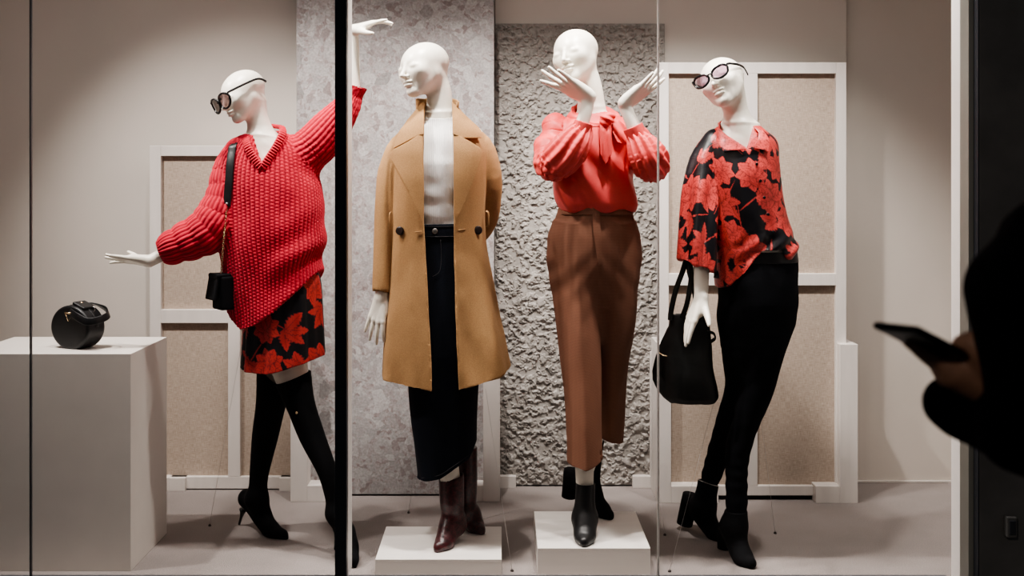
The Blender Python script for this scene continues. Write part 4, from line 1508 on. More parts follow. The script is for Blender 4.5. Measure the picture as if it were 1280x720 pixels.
def blouse_disp(V):
    A, L, k = garment_color(V, [bl_t, bs_r, bs_l], None)
    x = V[:, 0] - px2x(742, d3); z = V[:, 2]
    tor = .007 * np.sin((x * .95 + (z - 1.3) * .62) * 52 + 2.2 * vnoise(V * 6, 3)) * np.clip(1.5 - np.abs(z - 1.36) * 6, 0, 1)
    tor = tor + .003 * np.sin(x * 62 + 1.6 * vnoise(V * 7, 8)) * np.clip((1.33 - z) * 9, 0, 1)
    sl = .0050 * np.sin(A * 11 + 2.4 * vnoise(V * 9, 5)) * np.clip((L - .10) * 8, 0, 1) + .0075 * np.sin(L * 66 + A * 1.5) * np.clip(1.2 - L * 4.5, 0.12, 1)
    return np.where(k == 0, tor, sl) + smoothwob(V, (12, 12, 12), .004, 17)


BL = Shape().add(bl_t).add(bs_r, .018).add(bs_l, .018)
BL.sub(Tube([P(737, 118, d3), P(740, 146, d3)], [.060, .064], per=1), .006)
BL.cut(lambda Q: np.where(Q[:, 1] > d3 - .1, -1, -1))
blouse = build('blouse', BL, M['blouse'], m3, disp=blouse_disp)
for (a, b, r0, r1) in ((P(724, 171, 3.655), P(730, 153, 3.655), .034, .034), (P(799, 176, 3.655), P(791, 158, 3.655), .035, .036)):
    S = Shape().add(Tube([a, b], [r0, r1], per=1)).sub(Tube([a - (b - a), b + (b - a)], [r0 - .006, r1 - .006], per=1))
    ax = nrm(b - a)
    S.cut(lambda Q, a=a, ax=ax: -((Q - a) @ ax)).cut(lambda Q, b=b, ax=ax: (Q - b) @ ax)
    build('cuff', S, M['blouse'], blouse, h=.0025, disp=lambda V: smoothwob(V, (30, 30, 30), .001, 2))
# neck scarf collar and the hanging tie
crow = rows([(160, 702, 784, .096), (150, 707, 778, .086), (138, 713, 770, .076), (124, 718, 763, .066), (112, 721, 760, .062)], d3, 2.1)
cshape = Shape().add(crow).sub(Tube([P(733, 100, 3.825), P(742, 165, d3)], [.054, .060], per=1), .006)
cshape.cut(lambda Q: (Q[:, 2] - (px2z(138, d3) + (Q[:, 1] - d3) * .55 + (Q[:, 0] - px2x(740, d3)) * -.10)) * .85).cut(lambda Q: px2z(158, d3) - Q[:, 2] - (d3 - Q[:, 1]) * .25)
build('scarf_collar', cshape, M['blouse'], blouse, disp=lambda V: .0022 * np.sin((V[:, 2] * 1.2 + V[:, 0] * .35) * 150 + 2 * vnoise(V * 12, 3)) + smoothwob(V, (20, 20, 20), .0015, 4))
bfront = lambda x, z: float(bl_t.front(x, z))
build('knot', Shape().add(Ell(P(757, 150, d3 - .105), (.022, .018, .024))).add(Ell(P(763, 147, d3 - .098), (.018, .014, .018)), .012), M['blouse'], blouse, h=.002,
      disp=lambda V: .0025 * np.sin(V[:, 2] * 260 + V[:, 0] * 120))
sheet('tie_end', [(750, 149), (763, 149), (764, 160), (764, 178), (764.5, 193), (761, 199), (757, 205), (754, 199), (750.5, 193), (750, 175)], bfront, d3 - .12, .016, M['blouse'], blouse, thick=.004,
      lift=lambda x, z: .004 * math.sin(x * 300 + z * 20))
sheet('tie_end', [(766, 152), (774, 150), (783, 158), (788, 172), (781, 181), (772, 178), (766, 166)], bfront, d3 - .12, .012, M['blouse'], blouse, thick=.004,
      lift=lambda x, z: .006 * math.sin(x * 160 + z * 120))

hp3 = rows([(258, 700, 789, .104), (275, 695, 793, .110), (298, 687, 798, .118), (322, 688, 799, .117), (345, 693, 795, .106), (362, 700, 788, .090), (380, 714, 774, .060)], d3, 1.95)
lg_l = rows([(280, 696, 740, .095, d3 - .002), (322, 688.5, 748, .114, d3 - .005), (360, 690, 752, .110, d3 - .012), (400, 694, 752, .102, 3.80), (480, 703, 752, .088, 3.775), (560, 708, 752, .084, 3.755), (600, 708, 754, .084, 3.75)], d3, 1.5)
lg_r = rows([(280, 748, 792, .095, d3 + .002), (322, 738, 799, .114, d3 + .005), (360, 734, 797, .108, d3 + .02), (400, 734, 795, .100, 3.87), (450, 736, 787, .092, 3.92), (500, 741, 782, .086, 3.96), (575, 746, 777, .080, 4.0)], d3, 1.65)
TR = Shape().add(hp3).add(lg_l, .03).add(lg_r, .025)
tl = hemcut([(690, 584), (709, 584), (732, 589), (752, 581), (770, 579)], 3.68)
trh = hemcut([(740, 547), (750, 549), (777, 557), (790, 560)], 3.92)
TR.cut(lambda Q: np.where(Q[:, 1] + (Q[:, 0] - px2x(750, 3.83)) * .0 < 3.865 - .0, tl(Q), np.where(Q[:, 0] > px2x(748.5, 3.95), trh(Q), tl(Q))))
TR.sub(Tube([P(731, 565, 3.755), P(731, 610, 3.755)], [.058, .06], per=1), .003).sub(Tube([P(762, 530, 3.99), P(762, 590, 3.99)], [.036, .036], per=1), .003)


def trouser_disp(V):
    z = V[:, 2]; x = V[:, 0]
    xl = (731 - CX) * 3.8 / FOC
    drag = .0018 * np.sin((np.abs(x - px2x(745, d3)) * 1.1 + z) * 60) * np.exp(-((z - 1.03) / .09) ** 2)
    return drag + smoothwob(V, (11, 11, 3.5), .005, 51) + smoothwob(V, (22, 22, 8), .0015, 53)


trs = build('trousers', TR, M['tweed'], m3, disp=trouser_disp)
wb3 = rows([(256, 701, 788, .109), (268, 697.5, 791.5, .113)], d3, 2.1)
build('waistband', Shape().add(wb3).sub(wb3.shrunk(.006)).cut(lambda Q: px2z(268, d3) - Q[:, 2]).cut(lambda Q: Q[:, 2] - px2z(257, d3)), M['tweed'], trs, h=.0025)
hf = lambda x, z: float(hp3.front(x, z))
sheet('fly_flap', [(740, 258), (749, 257.5), (752, 300), (753, 332), (749, 333), (746, 318), (741.5, 290)], hf, d3 - .11, .008, M['tweed'], trs, thick=.004, res=.012)
for (pp) in ([(697, 270), (692, 288), (687.5, 303)], [(791, 270), (795, 288), (797.5, 303)]):
    cord('pocket_edge', [np.array([px2x(x, d3 - .06), hf(px2x(x, d3 - .06), px2z(y, d3 - .06)) - .003, px2z(y, d3 - .06)]) for x, y in pp], .003, M['tweed'], trs, n=6)

fl3 = lambda x, d: np.array([px2x(x, d), d, PH3])
ankle_boot(m3, [P(732, 603, 3.755), P(731, 630, 3.75), P(731, 650, 3.745)], [.0345, .036, .036], fl3(731, 3.80) + (0, 0, .05), fl3(731, 3.695), fl3(730, 3.648), P(731, 648, 3.75), .036, M['leather'],
           topcut=lambda Q: Q[:, 2] - px2z(605, 3.74), floor=PH3, hollow=Tube([P(732, 590, 3.755), P(732, 612, 3.755)], [.031, .031], per=1),
           heelblock=('b', fl3(731, 3.83) + (0, 0, .05), fl3(731, 3.83) + (0, 0, .001), .027, .025), toe_r=.016, w=.040)
ankle_boot(m3, [P(746, 545, 4.0), P(742, 568, 4.02), P(739, 598, 4.05), P(737, 612, 4.06)], [.032, .033, .034, .034], P(722, 607, 4.12), fl3(752, 3.985), fl3(763, 3.935), P(737, 612, 4.06), .034, M['suede'],
           topcut=lambda Q: np.maximum(Q[:, 2] - px2z(552, 4.0), np.where(Q[:, 1] < 4.037, PH3 + .0005 - Q[:, 2], -1)), floor=0,
           heelblock=('b', P(714, 596, 4.13), P(711, 621, 4.14), .032, .029), toe_r=.012)

# ---------------------------------------------------------------- 4: floral shirt, black trousers
d4 = 3.80
m4 = thing('mannequin', P(915, 690, d4)*G2, 'mannequin in red and black floral shirt and slim black trousers holding a tote', 'mannequin')
R4 = frame_axes((-.55, -.83, .08), (-.46, .05, .90))
H4 = P(903, 103, 3.77)
hand4 = hand_prims(P(876.5, 372, 3.68), (-.42, -.10, -.90), (-.88, -.22, .45), -1, curl=(4, 6, 8, 10), spread=2, thumb=1.0, s=1.06)
sh_t = rows([(158, 901, 950, .064), (167, 892, 960, .078), (178, 883, 968, .094), (195, 880, 972, .110), (230, 882, 975, .124), (270, 886, 981, .124), (298, 889, 992, .126), (310, 891, 997, .124), (325, 893, 992, .120), (375, 896, 985, .118)], d4, 2.2)
ss_l = Tube([P(896, 180, d4), P(882, 205, d4 - .01), P(876, 250, d4 - .045), P(873, 300, d4 - .075), P(871, 342, d4 - .09)], [.055, .058, .062, .066, .070], ref=(0, -1, 0))
ss_r = Tube([P(954, 185, d4 + .02), P(953, 240, d4 + .08), P(958, 300, d4 + .10)], [.055, .056, .05], ref=(0, -1, 0))
neckb = P(928, 168, d4)
B4 = mk_shape(head_prims(H4, R4, 1.0),
              [U(Tube([H4 + R4 @ np.array([0, .040, -.05]), P(920, 140, 3.80), P(928, 170, d4)], [.050, .045, .054]), .03),
               U(sh_t.shrunk(.014), .06),
               U(Tube([P(894, 182, d4), P(879, 270, d4 - .045), P(876.5, 372, 3.68)], [.042, .036, .024], per=2), .02),
               U(Tube([P(952, 185, d4 + .02), P(954, 280, d4 + .09), P(950, 330, d4 + .07)], [.04, .036, .03], per=2), .02),
               U(Ell(P(945, 350, d4), (.125, .08, .14)), .03),
               U(Tube([P(926, 400, d4), P(927, 450, 3.82), P(926, 485, 3.85), P(911, 530, 3.92), P(899, 565, 3.96), P(886, 606, 4.0)], [.055, .045, .038, .030, .027, .022]), .0),
               U(Tube([P(968, 400, d4), P(957, 450, 3.79), P(948, 485, 3.785), P(932, 530, 3.79), P(922, 570, 3.79), P(920.5, 645, 3.79)], [.055, .045, .038, .030, .027, .022]), .0)],
              hand4)
body_build(m4, B4)
SHI = Shape().add(sh_t).add(ss_l, .012).add(ss_r, .02)
hem4 = hemcut([(850, 372), (893, 366), (899, 363), (915, 357), (932, 342), (944, 322), (952, 314), (975, 313), (992, 325), (1005, 326)], d4 - .11)
slv4 = hemcut([(830, 318), (850, 324), (868, 331), (896, 341), (905, 344)], d4 - .09)
SHI.cut(lambda Q: np.where(Q[:, 0] < px2x(893.5, d4 - .08), slv4(Q), hem4(Q)))
SHI.sub(Tube([P(873, 312, d4 - .08), P(871, 352, d4 - .092)], [.055, .061], per=1), .003)
v4L, v4R, v4B = P(899, 160, d4 - .1), P(944, 158, d4 - .1), P(934, 186, d4 - .1)
SHI.cut(lambda Q: -np.maximum.reduce([
    ((Q[:, 0] - v4B[0]) * -(v4L[2] - v4B[2]) + (Q[:, 2] - v4B[2]) * (v4L[0] - v4B[0])) / np.hypot(v4L[0] - v4B[0], v4L[2] - v4B[2]),
    ((Q[:, 0] - v4B[0]) * (v4R[2] - v4B[2]) - (Q[:, 2] - v4B[2]) * (v4R[0] - v4B[0])) / np.hypot(v4R[0] - v4B[0], v4R[2] - v4B[2]),
    Q[:, 1] - (d4 + .0)]))
SHI.sub(Tube([P(922, 140, d4), P(928, 172, d4)], [.056, .062], per=1), .006)


def shirt_disp(V):
    A, L, k = garment_color(V, [sh_t, ss_l, ss_r], None)
    z = V[:, 2]; x = V[:, 0] - px2x(935, d4)
    tor = .006 * np.sin((x + .25 * z) * 48 + 2 * vnoise(V * 6, 3)) * np.clip((1.42 - z) * 4, 0, 1)
    tuck = .008 * np.sin((x * .8 - (z - 1.1) * 1.0) * 85) * np.exp(-((z - 1.12) / .05) ** 2) * np.clip((x + .08) * 9, 0, 1)
    sl = .008 * np.sin(A * 5 + 1.2 * vnoise(V * 5, 5)) * np.clip(L * 5, 0, 1)
    return np.where(k == 0, tor + tuck, sl) + smoothwob(V, (9, 9, 6), .004, 27)


def shirt_col(V):
    A, L, k = garment_color(V, [sh_t, ss_l, ss_r], None)
    u = np.where(k == 0, A * .14, A * .085 + 1.2 * k)
    v = np.where(k == 0, V[:, 2], -L + 1.7)
    c = floral(u, v, 7, .118, .088, leafs=.9, red=(.70, .085, .075))
    return c


shirt = build('shirt', SHI, M['print'], m4, h=VOX * .85, disp=shirt_disp, color=shirt_col)


def print_sheet(name, poly, off, surf, d0, lift=None):
    o = sheet(name, poly, surf, d0, off, M['print'], shirt, thick=.004, res=.0035, lift=lift)
    me = o.data
    co = np.zeros(len(me.vertices) * 3, f32); me.vertices.foreach_get('co', co); co = co.reshape(-1, 3) + world_off(shirt.parent)
    c = floral(co[:, 0].astype(float), co[:, 2].astype(float), 11, .07, .08, leafs=.9, red=(.70, .085, .075))
    a = me.color_attributes.new('Col', 'FLOAT_COLOR', 'POINT')
    c4 = np.ones((len(co), 4), f32); c4[:, :3] = c
    a.data.foreach_set('color', c4.ravel())
    return o


def sfront(x, z):
    zc = px2z(176, d4)
    return float(sh_t.front(x, min(z, zc))) + max(0, z - zc) * .8


print_sheet('collar', [(897, 158), (904, 165), (912, 172), (922, 180), (933, 186), (925, 187), (914, 188), (905, 189.5), (900, 182), (894, 174), (889.5, 167)], .012, sfront, d4 - .1)
print_sheet('collar', [(943, 160), (948, 166), (948, 173), (944, 180), (936.5, 186), (945, 185.5), (953, 187), (960, 190), (962, 181), (960, 172), (954, 164)], .012, sfront, d4 - .1)
colb = [P(900, 161, d4 - .035), P(899, 158, d4 + .01), P(908, 154, d4 + .05), P(924, 153, d4 + .065), P(938, 156, d4 + .05), P(946, 160, d4 + .01), P(945, 163, d4 - .035)]
cs = spline(colb, 8)
V, F = tube_mesh(cs, 0, flat=(.030, .006, [nrm(p - P(923, 155, d4)) for p in cs]))
mesh_obj('back_collar', V, F, M['print'], shirt, col=floral(np.array(V)[:, 0] * 3, np.array(V)[:, 2] * 3, 3, .08, .09))
for k, (x, y) in enumerate(((946, 205), (950, 226), (955, 247), (960, 268), (966, 290))):
    dd = d4 - .12
    c = np.array([px2x(x, dd), sfront(px2x(x, dd), px2z(y, dd)) - .003, px2z(y, dd)])
    V, F = tube_mesh([c, c + (0, -.004, 0), c + (0, -.005, 0)], [.0052, .0052, .004], n=14)
    mesh_obj('button', V, F, M['glasses'], shirt)

hp4 = rows([(313, 900, 995, .106), (340, 898, 997, .116), (375, 899, 997, .118), (405, 903, 990, .098), (425, 912, 976, .070)], d4, 2.1)
PT = Shape().add(hp4)
PT.add(Tube([P(926, 400, d4), P(927, 450, 3.82), P(926, 485, 3.85), P(911, 530, 3.92), P(899, 565, 3.96), P(886, 606, 4.0)], [.078, .066, .056, .048, .043, .036]), .04)
PT.add(Tube([P(967, 400, d4), P(954.5, 450, 3.79), P(947, 485, 3.785), P(932, 530, 3.79), P(922, 570, 3.79), P(920.5, 645, 3.79)], [.076, .066, .059, .049, .044, .037]), .02)
PT.cut(lambda Q: np.where(Q[:, 1] > 3.89, px2z(604, 4.0) - Q[:, 2], px2z(648, 3.79) - Q[:, 2]))
pts4 = build('trousers', PT, M['black_trousers'], m4, disp=lambda V: smoothwob(V, (10, 10, 10), .003, 61) + .0014 * np.sin(V[:, 2] * 110 + 3 * vnoise(V * 8, 2)) * np.clip((.62 - V[:, 2]) * 3, 0, 1))
wb4 = rows([(312, 901, 995, .111), (327, 900, 997, .116)], d4, 2.15)
build('waistband', Shape().add(wb4).sub(wb4.shrunk(.005)).cut(lambda Q: px2z(327, d4) - Q[:, 2]).cut(lambda Q: Q[:, 2] - px2z(313, d4)), M['leather'], pts4, h=.0025)
fl4 = lambda x, d: np.array([px2x(x, d), d, 0.0])
ankle_boot(m4, [P(920.5, 638, 3.79), P(919, 655, 3.79)], [.040, .040], fl4(910, 3.86) + (0, 0, .06), fl4(929, 3.735), fl4(939, 3.69), P(917, 658, 3.795), .040, M['suede'],
           topcut=lambda Q: Q[:, 2] - px2z(638, 3.79), floor=0, heelblock=('b', fl4(906, 3.885) + (0, 0, .055), fl4(905, 3.885) + (0, 0, .001), .028, .025), toe_r=.018, w=.040)
bk4 = ankle_boot(m4, [P(886, 600, 4.0), P(882, 622, 4.01), P(880, 632, 4.01)], [.040, .041, .041], P(866, 640, 4.08), fl4(893, 4.0), fl4(905, 3.955), P(879, 634, 4.02), .041, M['suede'],
                 topcut=lambda Q: Q[:, 2] - np.interp(Q[:, 0], [px2x(870, 4), px2x(900, 4)], [px2z(599, 4), px2z(607, 4)]), floor=0,
                 heelblock=('b', P(862, 628, 4.09), P(855.5, 655, 4.10), .034, .031), toe_r=.014)
cord('trim_thread', [P(872.5, 599.5, 3.965), P(880, 602.5, 3.955), P(890, 606, 3.955), P(898.5, 608, 3.97)], .0016, M['steel'], bk4, n=6)
sunglasses('sunglasses', 'cat-eye sunglasses with violet lenses on the head of the floral shirt mannequin', H4, R4, .0280, .0225, .35, M['lens'], s=1.02, drop=-.001, rim=.0042)

# ---------------------------------------------------------------- tote of mannequin 4
tb_d = 3.80
tote = thing('tote_bag', P(858, 500, tb_d), 'black leather tote bag hanging from the forearm of the floral shirt mannequin', 'bag')
tr_ = rows([(392, 838, 882, .020), (408, 836, 886, .034), (430, 830, 888, .050), (455, 826, 891, .062), (478, 828, 895, .068), (494, 832, 897, .066), (502, 839, 893, .056)], tb_d, 3.0)
TS = Shape().add(tr_).add(Tube([P(838, 415, tb_d - .01), P(818, 464, tb_d - .01), P(828, 485, tb_d - .01), P(842, 498, tb_d)], [.006, .012, .016, .01], per=3), .025)
TS.sub(Tube([P(845, 390, tb_d), P(876, 390, tb_d)], [.016, .016], per=1), .006)
tbody = build('bag_body', TS, M['tote'], tote, h=.003, disp=lambda V: smoothwob(V, (14, 14, 9), .004, 71))
for (dy, xs) in ((-.030, (838, 845, 853, 858)), (.030, (872, 868, 862, 861))):
    p = [P(xs[0], 400, tb_d + dy * .9), P(xs[0] + (1 if dy < 0 else -1), 388, tb_d + dy), P(xs[1], 362, tb_d - .03 + dy * .8), P(xs[2], 340, tb_d - .07 + dy * .5), P(xs[3], 324, tb_d - .09)]
    strap('handle', p, .020, .006, (.35 if dy < 0 else -.2, -1, .1), M['tote'], tote)
strap('handle', [P(861, 324, tb_d - .09), P(864, 342, tb_d - .10), P(862, 362, tb_d - .075), P(858, 382, tb_d - .04), P(852, 398, tb_d - .036)], .018, .006, (.1, -1, .2), M['tote'], tote)
strap('side_strap', [P(884, 414, tb_d - .035), P(892, 417, tb_d - .03), P(893.5, 423, tb_d - .02), P(887, 428, tb_d - .03)], .012, .004, (.6, -.6, .5), M['tote'], tote)
cord('clasp', [P(824, 441, tb_d - .045), P(829, 444, tb_d - .062), P(834, 445, tb_d - .07)], .0024, M['gold'], tote, n=6)

# ---------------------------------------------------------------- round bag on the box
rbd = 3.80
rb0 = P(96, 407.5, rbd)
rbag = thing('round_bag', P(99, 434, rbd) * np.array([1, 1, 0]) + (0, 0, bz), 'small round black handbag standing on the white display box', 'bag')
Rr = np.array(Matrix.Rotation(math.radians(-24), 3, 'Z'))   # its face turns a little to the left
TT = lambda x, y, z: np.array([rb0[0] + .004, rbd, rb0[2] - .002]) + Rr @ np.array([x, y, z])


class Disc:
    """upright drum with rounded rim: axis along local y"""
    def __init__(s, r, hw, rad, sz=.86):
        s.r, s.hw, s.rad, s.sz = r, hw, rad, sz
        c = TT(0, 0, 0); m = r + hw
        s.lo = c - m; s.hi = c + m

    def d(s, Q):
        q = (Q - TT(0, 0, 0).astype(f32)) @ Rr.astype(f32)
        rr = np.sqrt(q[:, 0] ** 2 + (q[:, 2] / s.sz) ** 2)
        a = np.stack([rr - (s.r - s.rad), np.abs(q[:, 1]) - (s.hw - s.rad)], 1)
        return (np.sqrt((np.maximum(a, 0) ** 2).sum(1)) + np.minimum(a.max(1), 0) - s.rad).astype(f32)


RBS = Shape().add(Disc(.094, .042, .012)).cut(lambda Q: bz + .0005 - Q[:, 2])
build('bag_body', RBS, M['leather'], rbag, h=.0025)
for yy in (-.043, .043):
    ring = [TT(.0905 * math.cos(a), yy * .80, .0905 * .86 * math.sin(a)) for a in np.linspace(-.62, PI + .62, 50)]
    V, F = tube_mesh(ring, .0026, n=6); mesh_obj('piping', V, F, M['leather'], rbag)
zp = [TT(.0945 * math.cos(a), .0, .0945 * .86 * math.sin(a)) for a in np.linspace(.05, PI - .3, 40)]
V, F = tube_mesh(zp, 0, flat=(.012, .003, [nrm(p - TT(0, 0, 0)) for p in zp])); mesh_obj('zip', V, F, M['leather'], rbag)
strap('handle', [TT(.012, -.048, .060), TT(.05, -.056, .047), TT(.095, -.05, .030), TT(.124, -.022, .034), TT(.124, .022, .046), TT(.085, .05, .062), TT(.04, .046, .078), TT(.015, .035, .083)], .026, .004,
      [nrm(Rr @ np.array(v, float)) for v in spline([(0, -1, .1), (.2, -1, .1), (.7, -.7, .1), (1, -.2, .2), (1, .3, .3), (.6, 1, .3), (.1, .6, 1), (0, .2, 1)], 6)], M['leather'], rbag)
build('top_patch', Shape().add(RBox(TT(.03, 0, .079), (.03, .03, .006), .005, Rr @ np.array(Matrix.Rotation(math.radians(20), 3, 'Y')))), M['leather'], rbag, h=.0025)
gpts = [TT(.020, -.053, .056), TT(-.010, -.050, .056), TT(-.009, -.050, .048)]
V, F = tube_mesh(gpts[:2], .0030, n=8); mesh_obj('gold_bar', V, F, M['gold'], rbag)
V, F = tube_mesh([TT(-.009, -.050, .054), TT(.007, -.050, .026), TT(.015, -.050, .038)], .0024, n=8); mesh_obj('gold_chevron', V, F, M['gold'], rbag)
V, F = tube_mesh([TT(.062 + .008 * math.cos(a), .012, .066 + .009 * math.sin(a)) for a in np.linspace(0, 2 * PI, 20)[:-1]], .0018, n=6, closed=True); mesh_obj('ring', V, F, M['steel'], rbag)
build('stud', Shape().add(Ell(TT(.018, 0, .0875), (.006, .006, .004))), M['gold'], rbag, h=.0012)

# ---------------------------------------------------------------- anchor wires and floor eyelets
wl = [((607, 486, 3.86), (640, 700, 3.66), 'thin steel wire running from behind the camel coat to the floor right of its plinth'),
      ((637, 640, 3.90), (600, 610, 4.2), 'short steel wire crossing the floor behind the low plinth'),
      ((892, 503.5, 3.84), (837, 709, 3.655), 'thin steel wire slanting down from the bottom of the tote to the floor'),
      ((951, 520, 3.97), (969, 666, 4.05), 'thin steel wire right of the floral shirt mannequin, ending at a floor eyelet'),
      ((822, 600, 4.2), (831, 668, 4.03), 'short steel wire beside the right edge of the square plinth'),
      ((518, 590, 4.1), (511, 640, 4.3), 'short steel wire left of the denim skirt, near the stone panel'),
      ((300, 440, 3.95), (262, 656, 4.14), 'fine steel wire behind the striding mannequin, left of its boots')]
for a, b, lab in wl:
    pb = P(*b)[:2]; pb = np.array([px2x(b[0], b[2]), b[2], 0.004])
    w_ = thing('anchor_wire', pb, lab, 'wire')
    V, F = tube_mesh([P(*a), pb], .0006, n=5); mesh_obj('wire', V, F, M['steel'], w_)
    V, F = tube_mesh([pb - (0, 0, .004), pb, pb + (0, 0, .004)], [.006, .006, .002], n=10); mesh_obj('eyelet', V, F, M['button'], w_)

# ================================================================== PASSER-BY WITH A PHONE
pd = 1.36
man = thing('person', (1.02, 1.50, -.06), 'person in a black jacket outside the window, holding up a dark phone', 'person')
Rp = frame_axes((-1, .15, -.35), (-.3, 0, 1))
Hp = np.array([.93, 1.46, 1.62])
wristA = P(1232, 484, pd)
handA = hand_prims(P(1262, 504, pd), (-.90, .08, .47), (-.40, -.15, -.92), 1, curl=(2, 5, 9, 13), spread=2, thumb=None, s=1.02)
thumbA = [U(Tube([P(1262, 492, pd - .020), P(1240, 456, pd - .032), P(1222, 434, pd - .032), P(1203, 432, pd - .022)], [.027, .026, .021, .014]), .016),
          U(Tube([P(1250, 490, pd - .01), P(1190, 466, pd - .01)], [.028, .022], per=1), .016)]
handB = hand_prims(P(1335, 505, pd + .12), (-.9, -.1, .25), (.1, -.7, -.7), -1, curl=(35, 40, 42, 44), spread=3, thumb=.2, s=1.05)
PB = mk_shape(head_prims(Hp, Rp, 1.06),
              [U(Tube([Hp + (.03, 0, -.06), (1.02, 1.50, 1.40)], [.06, .07], per=1), .03),
               U(Rows([(.80, 1.04, 1.50, .15, .17), (1.0, 1.04, 1.50, .13, .16), (1.25, 1.04, 1.50, .14, .19), (1.38, 1.03, 1.50, .11, .18), (1.44, 1.02, 1.50, .06, .07)], 2.2), .04),
               U(Tube([(1.03, 1.30, 1.36), tuple(P(1345, 330, 1.26)), tuple(P(1310, 510, 1.27)), tuple(P(1264, 500, pd))], [.05, .045, .036, .028], per=3), .02),
               U(Tube([(1.03, 1.70, 1.36), (.90, 1.66, 1.10), tuple(P(1335, 505, pd + .12))], [.05, .042, .027], per=1), .02),
               U(Tube([(1.04, 1.42, .85), (1.02, 1.40, .45), (1.05, 1.42, .0)], [.085, .058, .04]), .04),
               U(Tube([(1.04, 1.60, .85), (1.02, 1.62, .45), (1.05, 1.62, .0)], [.085, .058, .04]), .04),
               U(Tube([(1.06, 1.42, -.02), (.88, 1.41, -.03)], [.035, .025], per=1), .02), U(Tube([(1.06, 1.62, -.02), (.88, 1.61, -.03)], [.035, .025], per=1), .02)],
              handA, thumbA, handB)
build('body', PB, M['skin'], man, h=.0035, it=2)
JK = Shape().add(Rows([(.72, 1.05, 1.50, .18, .21), (1.0, 1.05, 1.50, .165, .205), (1.25, 1.05, 1.50, .165, .22), (1.37, 1.04, 1.50, .135, .20), (1.45, 1.03, 1.50, .08, .09)], 2.2))
JK.add(Tube([(1.03, 1.30, 1.36), tuple(P(1345, 330, 1.26)), tuple(P(1310, 510, 1.27)), tuple(P(1255, 527, 1.34)), tuple(P(1215, 517, 1.385)), tuple(P(1188, 503, 1.40))], [.085, .095, .078, .050, .038, .030]), .04)
JK.add(Tube([(1.03, 1.70, 1.36), (.90, 1.66, 1.10), tuple(P(1350, 500, pd + .12)), ], [.085, .085, .06]), .04)
JK.add(Tube([tuple(P(1300, 400, 1.30)), tuple(P(1258, 385, 1.34)), tuple(P(1252, 440, 1.36))], [.06, .035, .03]), .04)
JK.sub(Tube([(.99, 1.50, 1.50), (1.02, 1.50, 1.38)], [.07, .07], per=1), .01)
jk = build('jacket', JK, M['jacket'], man, h=.004, disp=lambda V: smoothwob(V, (12, 12, 12), .008, 91))
build('trousers', Shape().add(Rows([(.45, 1.04, 1.51, .11, .19), (.82, 1.05, 1.50, .165, .195)], 2.4)).add(Tube([(1.04, 1.42, .8), (1.02, 1.40, .45), (1.05, 1.42, .04)], [.10, .078, .06]), .03)
      .add(Tube([(1.04, 1.60, .8), (1.02, 1.62, .45), (1.05, 1.62, .04)], [.10, .078, .06]), .03), M['black_trousers'], man, h=.005)
for yy in (1.42, 1.62):
    build('shoe', Shape().add(Tube([(1.07, yy, -.015), (.96, yy - .005, -.012), (.84, yy - .01, -.025)], [.048, .044, .034])).cut(lambda Q: -.06 - Q[:, 2]), M['leather'], man, h=.004)
hs = Shape().add(Ell(Hp + Rp @ np.array([0, .03, .045]), (.086, .100, .086), Rp)).cut(lambda Q: -((Q - Hp.astype(f32)) @ (Rp @ nrm((0, .55, .8))).astype(f32)) + .012)
build('hair', hs, M['hair'], man, h=.004, disp=lambda V: smoothwob(V, (60, 60, 60), .003, 95))

pha, phb = P(1098.5, 399, pd - .06), P(1215, 458, pd + .01)
yv = nrm(phb - pha); xv = nrm(np.cross(yv, nrm((-.30, -.10, 1)))); xv = nrm(xv); zv = np.cross(xv, yv)
Rph = np.column_stack([xv, yv, zv])
phone = thing('phone', (pha + phb) / 2, 'dark phone held up in the hand of the person outside the window', 'phone')
pc = (pha + phb) / 2 + yv * .012
build('shell', Shape().add(RBox(pc, (.036, .075, .0048), .0045, Rph)), M['phone'], phone, h=.002)
V, F = tube_mesh([pc + zv * .0046 + xv * .033 - yv * .07, pc + zv * .0046 + xv * .033 + yv * .07], 0, flat=(.002, .001, zv))
bm = bmesh.new(); add_box(bm, -.033, .033, -.070, .070, 0, .0008, 0)
for v in bm.verts: v.co = Vector(pc + Rph @ (np.array(v.co) + np.array([0, 0, .0046])))
bm_obj('screen', bm, M['glasses'], phone)

# wall box outside
wbx = thing('outlet_box', (px2x(1264, 3.29), 3.29, px2z(648, 3.29)), 'small dark outlet box on the wall right of the window, near the ground', 'outlet')
bm = bmesh.new(); add_box(bm, px2x(1258, 3.28), px2x(1271, 3.28), 3.275, 3.301, px2z(672, 3.28), px2z(646, 3.28), .004); bm_obj('cover', bm, M['outer_wall'], wbx)
bm = bmesh.new(); add_box(bm, px2x(1260.5, 3.28), px2x(1268.5, 3.28), 3.271, 3.276, px2z(668, 3.28), px2z(650, 3.28), .002); bm_obj('lid', bm, M['mullion'], wbx)

# ================================================================== LIGHT
def spot(name, loc, aim, power, angle=70, blend=.5, rad=.03, col=(1, .90, .80)):
    l = bpy.data.lights.new(name, 'SPOT')
    l.energy = power; l.spot_size = math.radians(angle); l.spot_blend = blend; l.shadow_soft_size = rad; l.color = col
    o = bpy.data.objects.new(name, l)
    link(o)
    o.location = loc
    o.rotation_euler = (Vector(aim) - Vector(loc)).to_track_quat('-Z', 'Y').to_euler()
    return o


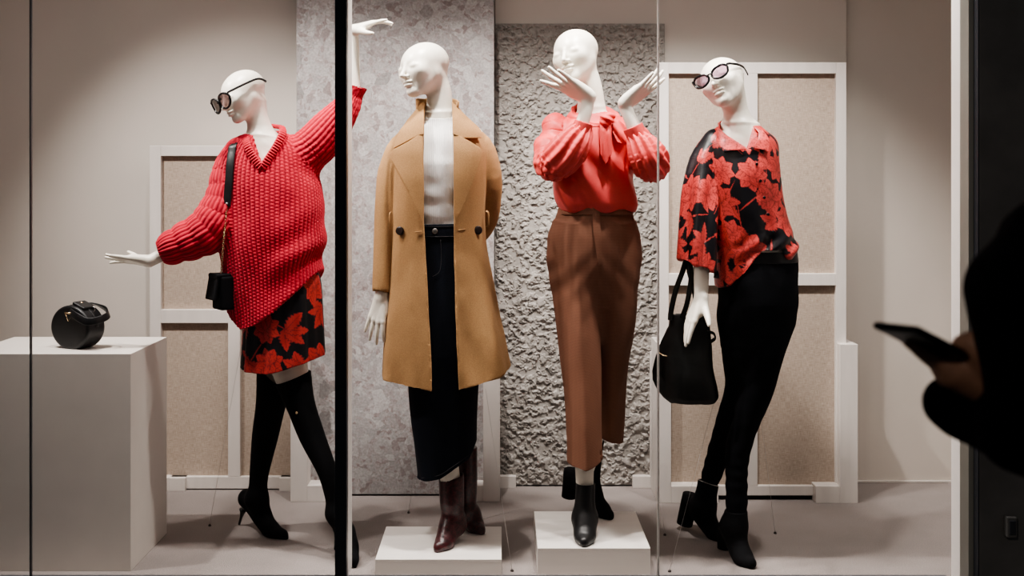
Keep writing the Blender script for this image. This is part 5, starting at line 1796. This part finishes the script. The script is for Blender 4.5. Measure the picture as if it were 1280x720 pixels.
WARM = (1.0, .94, .89)
for (x, ax, pw) in ((-1.95, -1.1, 78), (-1.0, -.55, 60), (-.20, .05, 74), (.50, .70, 74), (1.25, 1.05, 46)):
    spot('window_spot', (x, 3.47, 2.72), (ax, 4.08, .95), pw * 1.5, angle=85, blend=.65, rad=.035, col=WARM)
ar = bpy.data.lights.new('ceiling_fill', 'AREA'); ar.energy = 2.5; ar.shape = 'RECTANGLE'; ar.size = 4.2; ar.size_y = .5; ar.color = (1, .93, .86)  # added soft fill, stands in for bounce off the ceiling
ao = link(bpy.data.objects.new('ceiling_fill', ar)); ao.location = (-.2, 3.95, 2.9)
fa = bpy.data.lights.new('window_head_fill', 'AREA'); fa.energy = 6; fa.shape = 'RECTANGLE'; fa.size = 3.9; fa.size_y = .10; fa.color = WARM; fa.spread = math.radians(110)  # added fill light that softens shadows, not a real fixture
fo = link(bpy.data.objects.new('window_head_fill', fa)); fo.location = (-.3, 3.49, 2.80)
fo.rotation_euler = (Vector((-.3, 4.2, 1.0)) - Vector((-.3, 3.49, 2.80))).to_track_quat('-Z', 'Y').to_euler()
spot('jamb_fill', (.45, 3.53, 2.7), (1.52, 3.45, 1.15), 30, angle=80, blend=.8, rad=.03, col=WARM)  # unseen light added to brighten the white jamb
spot('street_fill', (-1.2, -.9, 3.1), (1.25, 1.7, 1.0), 60, angle=62, blend=.8, rad=.12, col=(1, .86, .74))  # invented fill from outside, lifts the passer-by's hand and the outer wall
w = bpy.data.worlds.new('night_street'); sc.world = w
w.use_nodes = True
w.node_tree.nodes['Background'].inputs['Color'].default_value = (.36, .37, .40, 1)
w.node_tree.nodes['Background'].inputs['Strength'].default_value = 0.09

# repeats of a kind
for o in sc.objects:
    if o.parent is None:
        for k, g in (('mannequin', 'dressed mannequins in the window'), ('anchor_wire', 'steel wires anchoring the mannequins to the floor'),
                     ('display_plinth', 'low white plinths'), ('linen_panel_screen', 'white framed linen screens'), ('sunglasses', 'sunglasses worn by the mannequins')):
            if o.name.split('.')[0] == k and 'label' in o:
                o['group'] = g
